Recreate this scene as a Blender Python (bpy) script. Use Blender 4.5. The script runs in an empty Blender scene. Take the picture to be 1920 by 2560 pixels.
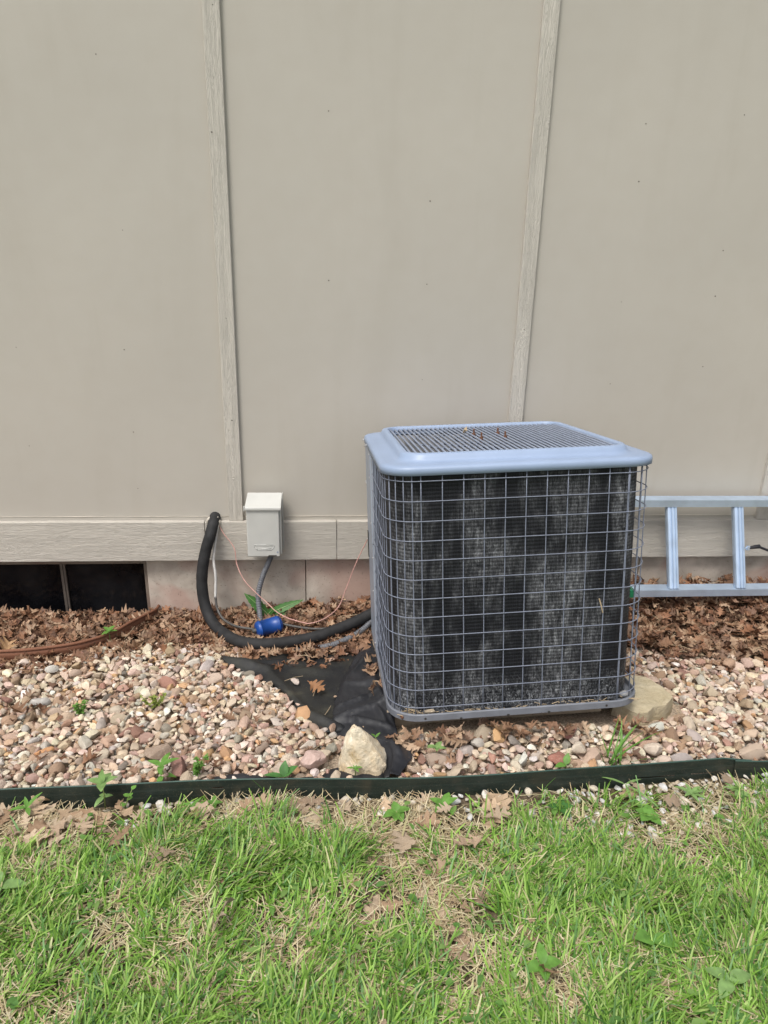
import bpy, bmesh, math, random
import numpy as np
from mathutils import Vector, Matrix, noise as mnoise

random.seed(7); rng = np.random.default_rng(7)
SC = bpy.context.scene; COL = SC.collection
rad = math.radians

# ------------------------------------------------------------------ camera, sky, sun, exposure
cd = bpy.data.cameras.new('camera'); cam = bpy.data.objects.new('camera', cd); COL.objects.link(cam)
cd.sensor_fit = 'VERTICAL'; cd.sensor_height = 36.0; cd.lens = 1775.0 / 2560.0 * 36.0
cd.clip_start = 0.05; cd.clip_end = 500
cam.matrix_world = Matrix(((0.996986, 0.002565, -0.077539, 0.43984), (-0.073857, 0.337302, -0.938495, -2.98520),
                           (0.023747, 0.941393, 0.336475, 1.56109), (0, 0, 0, 1)))
SC.camera = cam
SUN_EL, SUN_DIR = 61.0, Vector((-0.55, -0.83, 0)).normalized()
w = bpy.data.worlds.new('World'); SC.world = w; w.use_nodes = True
nt = w.node_tree; nt.nodes.clear()
sky = nt.nodes.new('ShaderNodeTexSky'); sky.sky_type = 'NISHITA'; sky.sun_disc = False
sky.sun_elevation = rad(SUN_EL); sky.sun_rotation = math.atan2(SUN_DIR.x, SUN_DIR.y)
sky.air_density = 1.0; sky.dust_density = 4.0; sky.ozone_density = 1.0
hs = nt.nodes.new('ShaderNodeHueSaturation'); hs.inputs['Saturation'].default_value = 0.35
bg = nt.nodes.new('ShaderNodeBackground'); bg.inputs['Strength'].default_value = 0.13
wo = nt.nodes.new('ShaderNodeOutputWorld')
nt.links.new(sky.outputs[0], hs.inputs['Color']); nt.links.new(hs.outputs[0], bg.inputs[0]); nt.links.new(bg.outputs[0], wo.inputs[0])
sd = bpy.data.lights.new('sun', 'SUN'); sd.energy = 1.5; sd.angle = rad(19); sd.color = (1.0, 0.955, 0.88)
sun = bpy.data.objects.new('sun', sd); COL.objects.link(sun)
sv = Vector((SUN_DIR.x * math.cos(rad(SUN_EL)), SUN_DIR.y * math.cos(rad(SUN_EL)), math.sin(rad(SUN_EL))))
sun.rotation_euler = sv.to_track_quat('Z', 'Y').to_euler(); sun.location = sv * 20
SC.view_settings.view_transform = 'Standard'; SC.view_settings.look = 'None'
SC.view_settings.exposure = 0.58; SC.view_settings.gamma = 1.0; SC.view_settings.use_curve_mapping = False

# ------------------------------------------------------------------ helpers
ORIG = {}
def tag(o, label=None, cat=None, group=None, kind=None):
    if label: o['label'] = label
    if cat: o['category'] = cat
    if group: o['group'] = group
    if kind: o['kind'] = kind
    return o
def thing(name, loc, label, cat, group=None, mat=None):
    o = bpy.data.objects.new(name, None); COL.objects.link(o)
    if mat is not None: o.matrix_world = mat; ORIG[o.name] = None
    else: o.location = loc; ORIG[o.name] = Vector(loc)
    o.empty_display_size = 0.05
    return tag(o, label, cat, group)
def link(name, me, mat, parent=None, smooth=False):
    """mesh given in world coordinates (or in the frame of a thing made with mat=)"""
    o = bpy.data.objects.new(name, me); COL.objects.link(o)
    if mat is not None and not me.materials: me.materials.append(mat)
    if smooth: me.shade_smooth()
    if parent is not None:
        o.parent = parent
        org = ORIG.get(parent.name)
        ORIG[o.name] = org
        if org is not None and parent.parent is None and parent.type == 'EMPTY': o.location = -org
        if parent.type == 'MESH' and parent.parent is None: o.location = -parent.location
    return o
def obj(name, vf, mat, parent=None, smooth=False):
    me = bpy.data.meshes.new(name); me.from_pydata([tuple(v) for v in vf[0]], [], vf[1]); me.update()
    return link(name, me, mat, parent, smooth)
def npmesh(name, V, F, cols=None):
    me = bpy.data.meshes.new(name); V = np.asarray(V, np.float32); F = np.asarray(F, np.int32)
    n, k = F.shape
    me.vertices.add(len(V)); me.vertices.foreach_set('co', V.ravel())
    me.loops.add(n * k); me.loops.foreach_set('vertex_index', F.ravel())
    me.polygons.add(n); me.polygons.foreach_set('loop_start', np.arange(0, n * k, k, dtype=np.int32))
    me.polygons.foreach_set('loop_total', np.full(n, k, np.int32))
    me.update(calc_edges=True)
    if cols is not None:
        a = me.color_attributes.new('Col', 'FLOAT_COLOR', 'POINT')
        c = np.ones((len(V), 4), np.float32); c[:, :3] = cols; a.data.foreach_set('color', c.ravel())
    me.validate()
    return me
def join(*vfs):
    V, F = [], []
    for v, f in vfs:
        b = len(V); V += [tuple(p) for p in v]; F += [tuple(i + b for i in q) for q in f]
    return V, F
def box(x0, x1, y0, y1, z0, z1, bev=0.0):
    bm = bmesh.new(); bmesh.ops.create_cube(bm, size=1)
    for v in bm.verts:
        v.co = Vector(((x0 + x1) / 2 + v.co.x * (x1 - x0), (y0 + y1) / 2 + v.co.y * (y1 - y0), (z0 + z1) / 2 + v.co.z * (z1 - z0)))
    if bev: bmesh.ops.bevel(bm, geom=bm.edges[:], offset=bev, segments=2, profile=0.5, affect='EDGES')
    bm.verts.index_update()
    r = [v.co.copy() for v in bm.verts], [tuple(v.index for v in f.verts) for f in bm.faces]; bm.free(); return r
def cr(pts, n):
    """Catmull-Rom resampling, n points per span"""
    P = [Vector(p) for p in pts]; P = [P[0] * 2 - P[1]] + P + [P[-1] * 2 - P[-2]]; out = []
    for i in range(1, len(P) - 2):
        a, b, c, d = P[i - 1:i + 3]
        for k in range(n):
            t = k / n
            out.append(0.5 * ((2 * b) + (c - a) * t + (2 * a - 5 * b + 4 * c - d) * t * t + (3 * b - a - 3 * c + d) * t ** 3))
    out.append(P[-2]); return out
def tube(path, r, k=8, cap=True, closed=False):
    P = [Vector(p) for p in path]; n = len(P); V, F = [], []
    rf = r if callable(r) else (lambda i: r)
    t0 = (P[1] - P[0]).normalized(); up = Vector((0, 0, 1)) if abs(t0.z) < 0.9 else Vector((1, 0, 0))
    nx = t0.cross(up).normalized()
    for i in range(n):
        t = (P[min(i + 1, n - 1)] - P[max(i - 1, 0)]).normalized()
        nx = (nx - t * nx.dot(t)).normalized(); by = t.cross(nx); R = rf(i)
        for j in range(k):
            a = 2 * math.pi * j / k; V.append(P[i] + (nx * math.cos(a) + by * math.sin(a)) * R)
    for i in range(n - 1):
        for j in range(k):
            F.append((i * k + j, i * k + (j + 1) % k, (i + 1) * k + (j + 1) % k, (i + 1) * k + j))
    if cap: F.append(tuple(range(k))[::-1]); F.append(tuple((n - 1) * k + j for j in range(k)))
    return V, F
def rrect(cx, cy, hx, hy, r, z, seg=7):
    out = []
    for qx, qy, a0 in ((1, 1, 0), (-1, 1, 90), (-1, -1, 180), (1, -1, 270)):
        for s in range(seg + 1):
            a = rad(a0 + 90 * s / seg); out.append(Vector((cx + qx * (hx - r) + r * math.cos(a), cy + qy * (hy - r) + r * math.sin(a), z)))
    return out
def loft(loops, closed=True, cap0=False, cap1=False):
    V, F = [], []; k = len(loops[0])
    for L in loops: V += L
    for i in range(len(loops) - 1):
        for j in range(k if closed else k - 1):
            a, b = i * k + j, i * k + (j + 1) % k; F.append((a, b, b + k, a + k))
    if cap0: F.append(tuple(range(k))[::-1])
    if cap1: F.append(tuple((len(loops) - 1) * k + j for j in range(k)))
    return V, F
def frame(d, up=(0, 0, 1)):
    d = Vector(d).normalized(); u = Vector(up); s = d.cross(u).normalized(); u = s.cross(d); return d, s, u
def lerp(a, b, t): return a + (b - a) * t

# ------------------------------------------------------------------ materials
class M:
    def __init__(s, name, rough=0.6, spec=0.5, metal=0.0):
        s.m = bpy.data.materials.new(name); s.m.use_nodes = True; s.t = s.m.node_tree
        s.p = s.t.nodes['Principled BSDF']; s.p.inputs['Roughness'].default_value = rough
        s.p.inputs['Specular IOR Level'].default_value = spec; s.p.inputs['Metallic'].default_value = metal
        s.tc = s.n('ShaderNodeTexCoord')
    def n(s, ty, **k):
        x = s.t.nodes.new(ty)
        for a, b in k.items(): setattr(x, a, b)
        return x
    def l(s, a, b): s.t.links.new(a, b)
    def noise(s, scale, detail=3, dist=0.0, stretch=None, co='Object', rough=0.5):
        x = s.n('ShaderNodeTexNoise'); x.inputs['Scale'].default_value = scale; x.inputs['Detail'].default_value = detail
        x.inputs['Distortion'].default_value = dist; x.inputs['Roughness'].default_value = rough
        if stretch:
            mp = s.n('ShaderNodeMapping'); mp.inputs['Scale'].default_value = stretch
            s.l(s.tc.outputs[co], mp.inputs[0]); s.l(mp.outputs[0], x.inputs['Vector'])
        else: s.l(s.tc.outputs[co], x.inputs['Vector'])
        return x.outputs['Fac']
    def ramp(s, fac, *stops):
        r = s.n('ShaderNodeValToRGB'); e = r.color_ramp.elements
        while len(e) < len(stops): e.new(0.5)
        for q, (p, c) in zip(e, stops): q.position = p; q.color = (*c, 1) if not isinstance(c, (int, float)) else (c, c, c, 1)
        s.l(fac, r.inputs[0]); return r.outputs[0]
    def mix(s, fac, a, b, mode='MIX'):
        x = s.n('ShaderNodeMix', data_type='RGBA', blend_type=mode)
        for i, v in ((0, fac), (6, a), (7, b)):
            if isinstance(v, (int, float)): x.inputs[i].default_value = v if i == 0 else (v, v, v, 1)
            elif isinstance(v, tuple): x.inputs[i].default_value = (*v, 1)
            else: s.l(v, x.inputs[i])
        return x.outputs[2]
    def math(s, op, a, b=0.0):
        x = s.n('ShaderNodeMath', operation=op)
        for i, v in ((0, a), (1, b)):
            if isinstance(v, (int, float)): x.inputs[i].default_value = v
            else: s.l(v, x.inputs[i])
        return x.outputs[0]
    def col(s, c):
        if isinstance(c, tuple): s.p.inputs['Base Color'].default_value = (*c, 1)
        else: s.l(c, s.p.inputs['Base Color'])
        return s
    def attr(s): x = s.n('ShaderNodeAttribute'); x.attribute_name = 'Col'; return x.outputs['Color']
    def ocol(s): return s.n('ShaderNodeObjectInfo').outputs['Color']
    def bump(s, h, strength=0.5, dist=0.005):
        b = s.n('ShaderNodeBump'); b.inputs['Strength'].default_value = strength; b.inputs['Distance'].default_value = dist
        s.l(h, b.inputs['Height']); s.l(b.outputs[0], s.p.inputs['Normal']); return s
    def translucent(s, c, amount=0.35):
        tr = s.n('ShaderNodeBsdfTranslucent'); mx = s.n('ShaderNodeMixShader'); mx.inputs[0].default_value = amount
        s.l(c, tr.inputs[0]); s.l(s.p.outputs[0], mx.inputs[1]); s.l(tr.outputs[0], mx.inputs[2])
        s.l(mx.outputs[0], s.t.nodes['Material Output'].inputs[0]); return s

def plain(name, c, rough=0.6, spec=0.5, metal=0.0, var=0.12, scale=40, bump=0.0):
    m = M(name, rough, spec, metal); f = m.noise(scale, 4)
    m.col(m.ramp(f, (0.3, tuple(x * (1 - var) for x in c)), (0.7, tuple(min(1, x * (1 + var)) for x in c))))
    if bump: m.bump(f, bump, 0.002)
    return m.m

WALLC = (0.445, 0.416, 0.370)
def wall_mat():
    m = M('painted_siding', 0.55, 0.3)
    big = m.noise(1.3, 3); fine = m.noise(260, 2); mid = m.noise(14, 3)
    c = m.ramp(big, (0.3, tuple(x * 0.955 for x in WALLC)), (0.7, tuple(x * 1.03 for x in WALLC)))
    st = m.noise(1, 4, 0.6, (7, 7, 1.1)); c = m.mix(m.ramp(st, (0.52, 0.0), (0.75, 0.22)), c, (0.36, 0.325, 0.275))
    c = m.mix(0.16, c, m.ramp(mid, (0.3, (0.40, 0.355, 0.30)), (0.7, (0.45, 0.42, 0.37))))
    m.col(c); m.bump(m.math('ADD', m.math('MULTIPLY', fine, 0.06), mid), 0.18, 0.004); return m.m
def grain_mat(name, axis):
    m = M(name, 0.55, 0.3)
    st = (115, 60, 8) if axis == 'z' else (8, 60, 115)
    g1 = m.noise(1.0, 4, 1.2, st); st2 = (44, 30, 2.6) if axis == 'z' else (2.6, 30, 44)
    g2 = m.noise(1.0, 3, 2.5, st2)
    wv = m.ramp(m.math('PINGPONG', m.math('MULTIPLY', g2, 9.0), 1.0), (0.0, 0.0), (0.35, 1.0), (0.8, 0.8), (1.0, 0.25))
    h = m.math('ADD', m.math('MULTIPLY', wv, 0.75), m.math('MULTIPLY', g1, 1.0))
    big = m.noise(3, 2)
    c = m.ramp(big, (0.3, tuple(x * 1.08 for x in WALLC)), (0.7, tuple(min(1, x * 1.16) for x in WALLC)))
    c = m.mix(m.ramp(g1, (0.32, 0.24), (0.46, 0.0)), c, tuple(x * 0.62 for x in WALLC))
    m.col(m.mix(m.math('MULTIPLY', wv, 0.25), c, tuple(x * 1.2 for x in WALLC))); m.bump(h, 0.55, 0.004); return m.m
def concrete_mat(name='poured_concrete', a=(0.36, 0.30, 0.25), b=(0.46, 0.40, 0.34), red=(0.33, 0.19, 0.155)):
    m = M(name, 0.9, 0.2)
    f = m.noise(9, 6, 0.4); pit = m.noise(120, 2); st = m.noise(3.2, 3, 0.6)
    c = m.ramp(f, (0.3, a), (0.7, b))
    c = m.mix(m.ramp(st, (0.46, 0.0), (0.62, 0.75)), c, red)
    pits = m.ramp(pit, (0.27, 0.0), (0.36, 1.0))
    c = m.mix(m.ramp(pit, (0.26, 0.5), (0.33, 0.0)), c, (0.12, 0.10, 0.08))
    m.col(c); m.bump(m.math('ADD', pits, f), 0.7, 0.006); return m.m

MAT = {}
MAT['wall'] = wall_mat(); MAT['batten'] = grain_mat('embossed_trim_vertical', 'z'); MAT['skirt'] = grain_mat('embossed_trim_horizontal', 'x')
MAT['concrete'] = concrete_mat('poured_concrete', (0.34, 0.295, 0.25), (0.58, 0.52, 0.45), (0.40, 0.265, 0.22)); MAT['pad'] = concrete_mat('tan_concrete', (0.36, 0.29, 0.21), (0.48, 0.40, 0.30), (0.38, 0.30, 0.22))
MAT['hole'] = plain('dark_recess', (0.03, 0.027, 0.024), 0.9); MAT['dimple'] = plain('nail_dimple', (0.13, 0.115, 0.10), 0.9)
MAT['caulk'] = plain('painted_caulk', (0.46, 0.42, 0.36), 0.5, bump=0.5)
MAT['lid'] = plain('blue_grey_enamel', (0.25, 0.32, 0.45), 0.42, 0.5, var=0.05, scale=9)
MAT['panel'] = plain('blue_grey_sheet_metal', (0.27, 0.305, 0.365), 0.4, 0.5, var=0.1, scale=14)
MAT['wire'] = plain('blue_grey_coated_wire', (0.175, 0.195, 0.25), 0.45, 0.5, var=0.1)
MAT['bar'] = plain('blue_grey_grille_wire', (0.22, 0.255, 0.33), 0.42, 0.5, var=0.12)
MAT['pan'] = plain('grey_base_pan', (0.155, 0.165, 0.19), 0.5, 0.4, var=0.15, scale=20)
MAT['screw'] = plain('zinc_screw', (0.6, 0.6, 0.6), 0.35, 0.5, 0.8)
MAT['rust'] = plain('rusty_bolt', (0.13, 0.06, 0.035), 0.85, bump=0.6)
MAT['fan'] = plain('dark_fan_metal', (0.025, 0.028, 0.034), 0.6)
MAT['shroud'] = plain('shroud_plate', (0.25, 0.25, 0.255), 0.6)
MAT['foam'] = plain('black_foam_insulation', (0.020, 0.020, 0.021), 0.75, 0.35, var=0.3, scale=30, bump=0.5)
MAT['white_pipe'] = plain('painted_white_pipe', (0.52, 0.51, 0.49), 0.6, var=0.2, scale=30)
MAT['dark_pipe'] = plain('weathered_copper_pipe', (0.07, 0.065, 0.06), 0.55, var=0.3)
MAT['wire_red'] = plain('faded_red_wire', (0.52, 0.29, 0.25), 0.6, var=0.25, scale=20)
MAT['conduit'] = plain('grey_flexible_conduit', (0.13, 0.135, 0.15), 0.5, 0.4, var=0.15)
MAT['blue'] = plain('blue_enamel', (0.008, 0.055, 0.25), 0.38, 0.5, var=0.15, scale=25)
MAT['boxgrey'] = plain('painted_box', (0.50, 0.50, 0.475), 0.5, 0.4, var=0.05, scale=12)
MAT['alu'] = plain('mill_aluminium', (0.50, 0.61, 0.76), 0.32, 0.5, 0.6, var=0.1, scale=15)
MAT['green_plastic'] = plain('green_plastic', (0.01, 0.16, 0.07), 0.45)
MAT['black_rubber'] = plain('black_rubber', (0.012, 0.012, 0.016), 0.6)
MAT['lime'] = None
def limestone(name, a, b, c2):
    m = M(name, 0.9, 0.2); f = m.noise(16, 8, 0.5, rough=0.65); g = m.noise(5, 3)
    col = m.ramp(f, (0.32, c2), (0.45, a), (0.68, b)); col = m.mix(m.ramp(g, (0.45, 0.0), (0.7, 0.6)), col, c2)
    m.col(col); m.bump(m.math('ADD', f, m.math('MULTIPLY', m.noise(110, 3), 0.35)), 0.8, 0.012); return m.m
MAT['lime'] = limestone('cream_limestone', (0.60, 0.50, 0.36), (0.74, 0.68, 0.55), (0.50, 0.36, 0.19))
MAT['slab'] = limestone('tan_limestone', (0.42, 0.36, 0.245), (0.50, 0.44, 0.32), (0.37, 0.31, 0.20))

def coil_mat():
    m = M('dirty_condenser_coil', 0.6, 0.3)
    # direction round the coil is irrelevant for the streaks: x and y stretched alike, z squeezed
    fins = m.noise(1, 3, 0.6, (260, 260, 12), rough=0.8); fins2 = m.noise(1, 5, 0.8, (75, 75, 24), rough=0.7)
    rows = m.n('ShaderNodeTexWave', wave_type='BANDS', bands_direction='Z'); rows.inputs['Scale'].default_value = 26
    rows.inputs['Distortion'].default_value = 0.6; m.l(m.tc.outputs['Object'], rows.inputs['Vector'])
    big = m.noise(1, 4, 0.5, (8, 8, 3.2)); mid = m.noise(1, 5, 1.0, (34, 34, 22), rough=0.7); lint = m.noise(1, 5, 1.5, (150, 150, 60), rough=0.7)
    base = m.ramp(fins, (0.30, (0.004, 0.0045, 0.006)), (0.60, (0.012, 0.0135, 0.018)), (0.80, (0.045, 0.048, 0.057)))
    base = m.mix(m.ramp(rows.outputs['Fac'], (0.2, 0.6), (0.6, 0.0)), base, (0.006, 0.006, 0.008))
    dust = m.math('MULTIPLY', m.ramp(m.math('ADD', m.math('MULTIPLY', big, 0.72), m.math('MULTIPLY', m.noise(1, 2, 0.3, (11, 11, 0.9)), 0.28)), (0.47, 0.0), (0.64, 1.0)), m.ramp(fins2, (0.36, 0.15), (0.66, 1.0)))
    dust = m.math('MULTIPLY', dust, m.ramp(mid, (0.36, 0.15), (0.62, 1.0)))
    dust = m.math('MULTIPLY', dust, m.ramp(rows.outputs['Fac'], (0.15, 0.55), (0.6, 1.0)))
    c = m.mix(dust, base, m.ramp(fins, (0.35, (0.03, 0.03, 0.032)), (0.65, (0.36, 0.37, 0.39))))
    # lint caught along the foot of the coil
    sp = m.n('ShaderNodeSeparateXYZ'); m.l(m.tc.outputs['Object'], sp.inputs[0])
    foot = m.ramp(m.math('ADD', m.math('MULTIPLY', sp.outputs['Z'], -6.0), -3.95), (0.0, 0.0), (0.75, 1.0))
    lintm = m.math('MULTIPLY', m.ramp(lint, (0.47, 0.0), (0.62, 0.8)), m.math('ADD', m.math('MULTIPLY', foot, m.ramp(mid, (0.38, 0.1), (0.6, 0.9))), m.math('MULTIPLY', dust, 0.7)))
    c = m.mix(lintm, c, (0.50, 0.52, 0.55))
    m.col(c); m.bump(m.math('ADD', fins, m.math('MULTIPLY', rows.outputs['Fac'], 0.35)), 0.6, 0.004); return m.m
MAT['coil'] = coil_mat()

def stone_mat(name, use_attr):
    m = M(name, 0.78, 0.3); f = m.noise(70, 5, 0.6, rough=0.6); g = m.noise(350, 3)
    base = m.attr() if use_attr else m.ocol()
    c = m.mix(m.ramp(f, (0.35, 0.38), (0.62, 0.0)), base, m.mix(1.0, base, (0.52, 0.45, 0.40), 'MULTIPLY'))
    c = m.mix(m.ramp(g, (0.55, 0.0), (0.72, 0.25)), c, (0.66, 0.62, 0.56)); m.col(c)
    m.bump(m.math('ADD', f, m.math('MULTIPLY', g, 0.3)), 0.55, 0.006); return m.m
MAT['stone_o'] = stone_mat('river_stone', False); MAT['stone_a'] = stone_mat('river_stone_loose', True)
def leaf_mat(name, use_attr):
    m = M(name, 0.6, 0.3); f = m.noise(45, 4)
    base = m.attr() if use_attr else m.ocol()
    c = m.mix(m.ramp(f, (0.35, 0.45), (0.65, 0.0)), base, m.mix(1.0, base, (0.55, 0.46, 0.40), 'MULTIPLY'))
    m.col(c); m.bump(f, 0.4, 0.003); return m.translucent(c, 0.12).m
MAT['leaf_o'] = leaf_mat('dead_oak_leaf', False); MAT['leaf_a'] = leaf_mat('dead_oak_litter', True)
def green_mat(name, amount=0.3, attr=True, c=None):
    m = M(name, 0.5, 0.4)
    if attr: cc = m.attr()
    else: f = m.noise(60, 3); cc = m.ramp(f, (0.3, tuple(x * 0.75 for x in c)), (0.7, tuple(x * 1.2 for x in c)))
    m.col(cc); return m.translucent(cc, amount).m
MAT['grass'] = green_mat('grass_blade', 0.35); MAT['straw'] = green_mat('dry_straw', 0.15)
MAT['weed'] = green_mat('weed_leaf', 0.3, False, (0.14, 0.30, 0.055)); MAT['weed_dark'] = green_mat('dock_leaf', 0.25, False, (0.07, 0.19, 0.045))
MAT['weed_pale'] = green_mat('pale_weed_leaf', 0.3, False, (0.22, 0.36, 0.12)); MAT['weed_yellow'] = green_mat('yellowing_weed_leaf', 0.3, False, (0.27, 0.33, 0.07))
MAT['stem'] = plain('weed_stem', (0.16, 0.20, 0.06), 0.6); MAT['rib'] = plain('pale_leaf_rib', (0.34, 0.44, 0.20), 0.55)
def soil_mat():
    m = M('soil', 0.95, 0.15); f = m.noise(30, 8, 0.3, rough=0.7); g = m.noise(2.5, 4)
    c = m.ramp(f, (0.3, (0.065, 0.048, 0.032)), (0.55, (0.17, 0.13, 0.088)), (0.75, (0.28, 0.225, 0.155)))
    c = m.mix(m.ramp(g, (0.45, 0.0), (0.65, 0.5)), c, (0.13, 0.125, 0.04)); m.col(c); m.bump(f, 0.9, 0.02); return m.m
MAT['soil'] = soil_mat()
MAT['grit'] = plain('sandy_grit', (0.33, 0.26, 0.19), 0.95, var=0.6, scale=150, bump=1.0)
def far_lawn():
    m = M('distant_lawn', 0.9, 0.2); f = m.noise(3, 6); g = m.noise(60, 3)
    m.col(m.mix(0.4, m.ramp(f, (0.3, (0.05, 0.10, 0.02)), (0.7, (0.12, 0.18, 0.05))), m.ramp(g, (0.3, (0.06, 0.11, 0.02)), (0.7, (0.20, 0.20, 0.09))))); return m.m
MAT['far'] = far_lawn()
MAT['litter_base'] = plain('leaf_mould', (0.06, 0.035, 0.02), 0.95, var=0.5, scale=60, bump=1.0)
def fabric_mat():
    m = M('black_landscape_fabric', 0.55, 0.4); d = m.noise(7, 5, 0.3, rough=0.65); weave = m.noise(1, 1, 0, (900, 300, 300))
    gr = m.noise(240, 2)
    c = m.ramp(d, (0.42, (0.012, 0.013, 0.015)), (0.62, (0.028, 0.028, 0.024)), (0.75, (0.06, 0.057, 0.042)))
    c = m.mix(m.ramp(gr, (0.68, 0.0), (0.76, 0.5)), c, (0.25, 0.22, 0.16))
    m.col(c); m.bump(m.math('ADD', m.math('MULTIPLY', weave, 0.5), d), 0.3, 0.006); return m.m
def flap_mat():
    m = M('black_fabric_flap', 0.5, 0.45); d = m.noise(9, 4); w2 = m.noise(1, 2, 0.2, (30, 12, 12)); gr = m.noise(260, 2)
    c = m.ramp(d, (0.35, (0.012, 0.013, 0.016)), (0.7, (0.023, 0.024, 0.029)))
    c = m.mix(m.ramp(gr, (0.72, 0.0), (0.78, 0.4)), c, (0.3, 0.27, 0.2))
    m.col(c); m.bump(w2, 0.25, 0.008); return m.m
MAT['fabric'] = fabric_mat(); MAT['flap'] = flap_mat()
def edging_mat():
    m = M('dark_green_edging_paint', 0.45, 0.45); f = m.noise(1, 4, 0.3, (8, 8, 45)); g = m.noise(320, 2)
    c = m.ramp(f, (0.35, (0.012, 0.020, 0.016)), (0.65, (0.022, 0.032, 0.026)))
    c = m.mix(m.ramp(g, (0.62, 0.0), (0.72, 0.55)), c, (0.16, 0.13, 0.09)); c = m.mix(m.ramp(m.noise(14, 5, 0.4), (0.50, 0.0), (0.70, 0.55)), c, (0.055, 0.048, 0.034)); m.col(c); m.bump(f, 0.2, 0.003); return m.m
MAT['edging'] = edging_mat()
MAT['edge_lip'] = plain('green_edging_lip', (0.035, 0.075, 0.06), 0.5)
def rust_mat():
    m = M('rusty_galvanised_steel', 0.75, 0.3); f = m.noise(10, 6, 0.5); sp = m.n('ShaderNodeSeparateXYZ'); m.l(m.tc.outputs['Object'], sp.inputs[0])
    g = m.math('ADD', m.math('MULTIPLY', sp.outputs['X'], 2.2), m.math('ADD', m.math('MULTIPLY', f, 0.9), 0.05))
    c = m.ramp(g, (0.25, (0.19, 0.085, 0.05)), (0.55, (0.25, 0.15, 0.095)), (0.85, (0.40, 0.37, 0.34)))
    m.col(c); m.bump(f, 0.5, 0.004); return m.m
MAT['rustwell'] = rust_mat()
def glass_mat():
    m = M('dusty_black_glass', 0.12, 0.25); f = m.noise(4, 5)
    m.col(m.ramp(f, (0.45, (0.004, 0.004, 0.005)), (0.8, (0.02, 0.02, 0.022)))); return m.m
MAT['glass'] = glass_mat()
MAT['mullion'] = plain('bronze_window_frame', (0.12, 0.10, 0.085), 0.5, 0.5, 0.2)
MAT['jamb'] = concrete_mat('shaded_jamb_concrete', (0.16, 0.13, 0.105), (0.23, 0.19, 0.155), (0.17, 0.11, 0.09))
MAT['debris'] = plain('dry_debris', (0.40, 0.31, 0.20), 0.9)

# ------------------------------------------------------------------ terrain functions
def surf(x, y):
    """top of the gravel"""
    z = -0.025 - 0.1 * y
    z = z + 0.026 * np.exp(-(((x - 1.15) / 0.5) ** 4 + ((y + 1.0) / 0.15) ** 2))
    return z + 0.006 * np.sin(5.1 * x + 1.7) * np.cos(6.3 * y + x)
def lawn(x, y):
    yy = np.minimum(-(y + 1.3), 2.0)
    return 0.083 + 0.03 * yy - 0.016 * np.exp(-np.maximum(-(y + 1.3), 0) / 0.07) + 0.006 * np.sin(3.3 * x + 0.7) * np.cos(4.1 * y) + 0.004 * np.sin(9 * x + 5 * y)
def pile(x, y):
    """thickness of the leaf litter"""
    wall = np.interp(x, [-1.6, -0.9, -0.3, -0.05, 0.25, 0.6, 1.0, 1.55, 1.7, 2.05, 2.2, 3.2], [0.03, 0.025, 0.02, 0.025, 0.05, 0.09, 0.11, 0.17, 0.19, 0.15, 0.18, 0.17])
    edge = np.interp(x, [-1.6, -0.9, -0.55, -0.27, -0.1, 0.08, 0.4, 0.55, 0.7, 1.5, 1.72, 1.85, 2.2, 3.2], [-0.5, -0.5, -0.49, -0.37, -0.36, -0.46, -0.50, -0.42, -0.3, -0.3, -0.46, -0.56, -0.62, -0.64])
    t = np.clip(y / edge, 0, 1.15)
    return np.where(t < 1.0, wall * np.clip(1 - t, 0, 1) ** 0.75 * 1.0 + 0.006, 0.0), t
EDGE_PTS = [(-1.5, -1.335), (-0.9, -1.318), (-0.482, -1.300), (-0.21, -1.297), (0.067, -1.289), (0.297, -1.293), (0.598, -1.305), (0.882, -1.305), (1.129, -1.292), (1.381, -1.279), (1.576, -1.268), (1.751, -1.256)]
def edge_y(x): return np.interp(x, [p[0] for p in EDGE_PTS] + [2.6], [p[1] for p in EDGE_PTS] + [-1.26])

# ------------------------------------------------------------------ ground
def grid(xs, ys, zf):
    X, Y = np.meshgrid(xs, ys); Z = zf(X, Y); V = np.stack([X.ravel(), Y.ravel(), Z.ravel()], 1)
    a = np.arange(len(ys) - 1)[:, None] * len(xs) + np.arange(len(xs) - 1)[None]
    a = a.ravel(); F = np.stack([a, a + 1, a + 1 + len(xs), a + len(xs)], 1); return V, F
xs = np.concatenate([[-60, -25, -10, -5], np.linspace(-2.5, 3.5, 121), [6, 11, 26, 60]])
ys = np.concatenate([[-90, -40, -16, -8, -5], np.linspace(-3.6, -1.31, 60), [-1.26, -1.2]])
g = link('ground', npmesh('ground', *grid(xs, ys, lambda x, y: lawn(x, y) - 0.004)), MAT['soil']); g.data.shade_smooth(); tag(g, kind='structure')
g.data.materials.append(MAT['far'])
g.data.polygons.foreach_set('material_index', [1 if (p.center.y < -3.6 or p.center.x < -2.5 or p.center.x > 3.5) else 0 for p in g.data.polygons])
bV, bF = grid(np.linspace(-2.4, 3.4, 200), np.linspace(0, 1, 60), lambda x, y: x * 0)
e_ = edge_y(bV[:, 0]) + 0.003; bV[:, 1] = e_ + (0.06 - e_) * bV[:, 1]; bV[:, 2] = surf(bV[:, 0], bV[:, 1]) - 0.024
bed = link('gravel_bed', npmesh('gravel_bed', bV, bF), MAT['grit']); bed.data.shade_smooth()
tag(bed, kind='structure')

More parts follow.
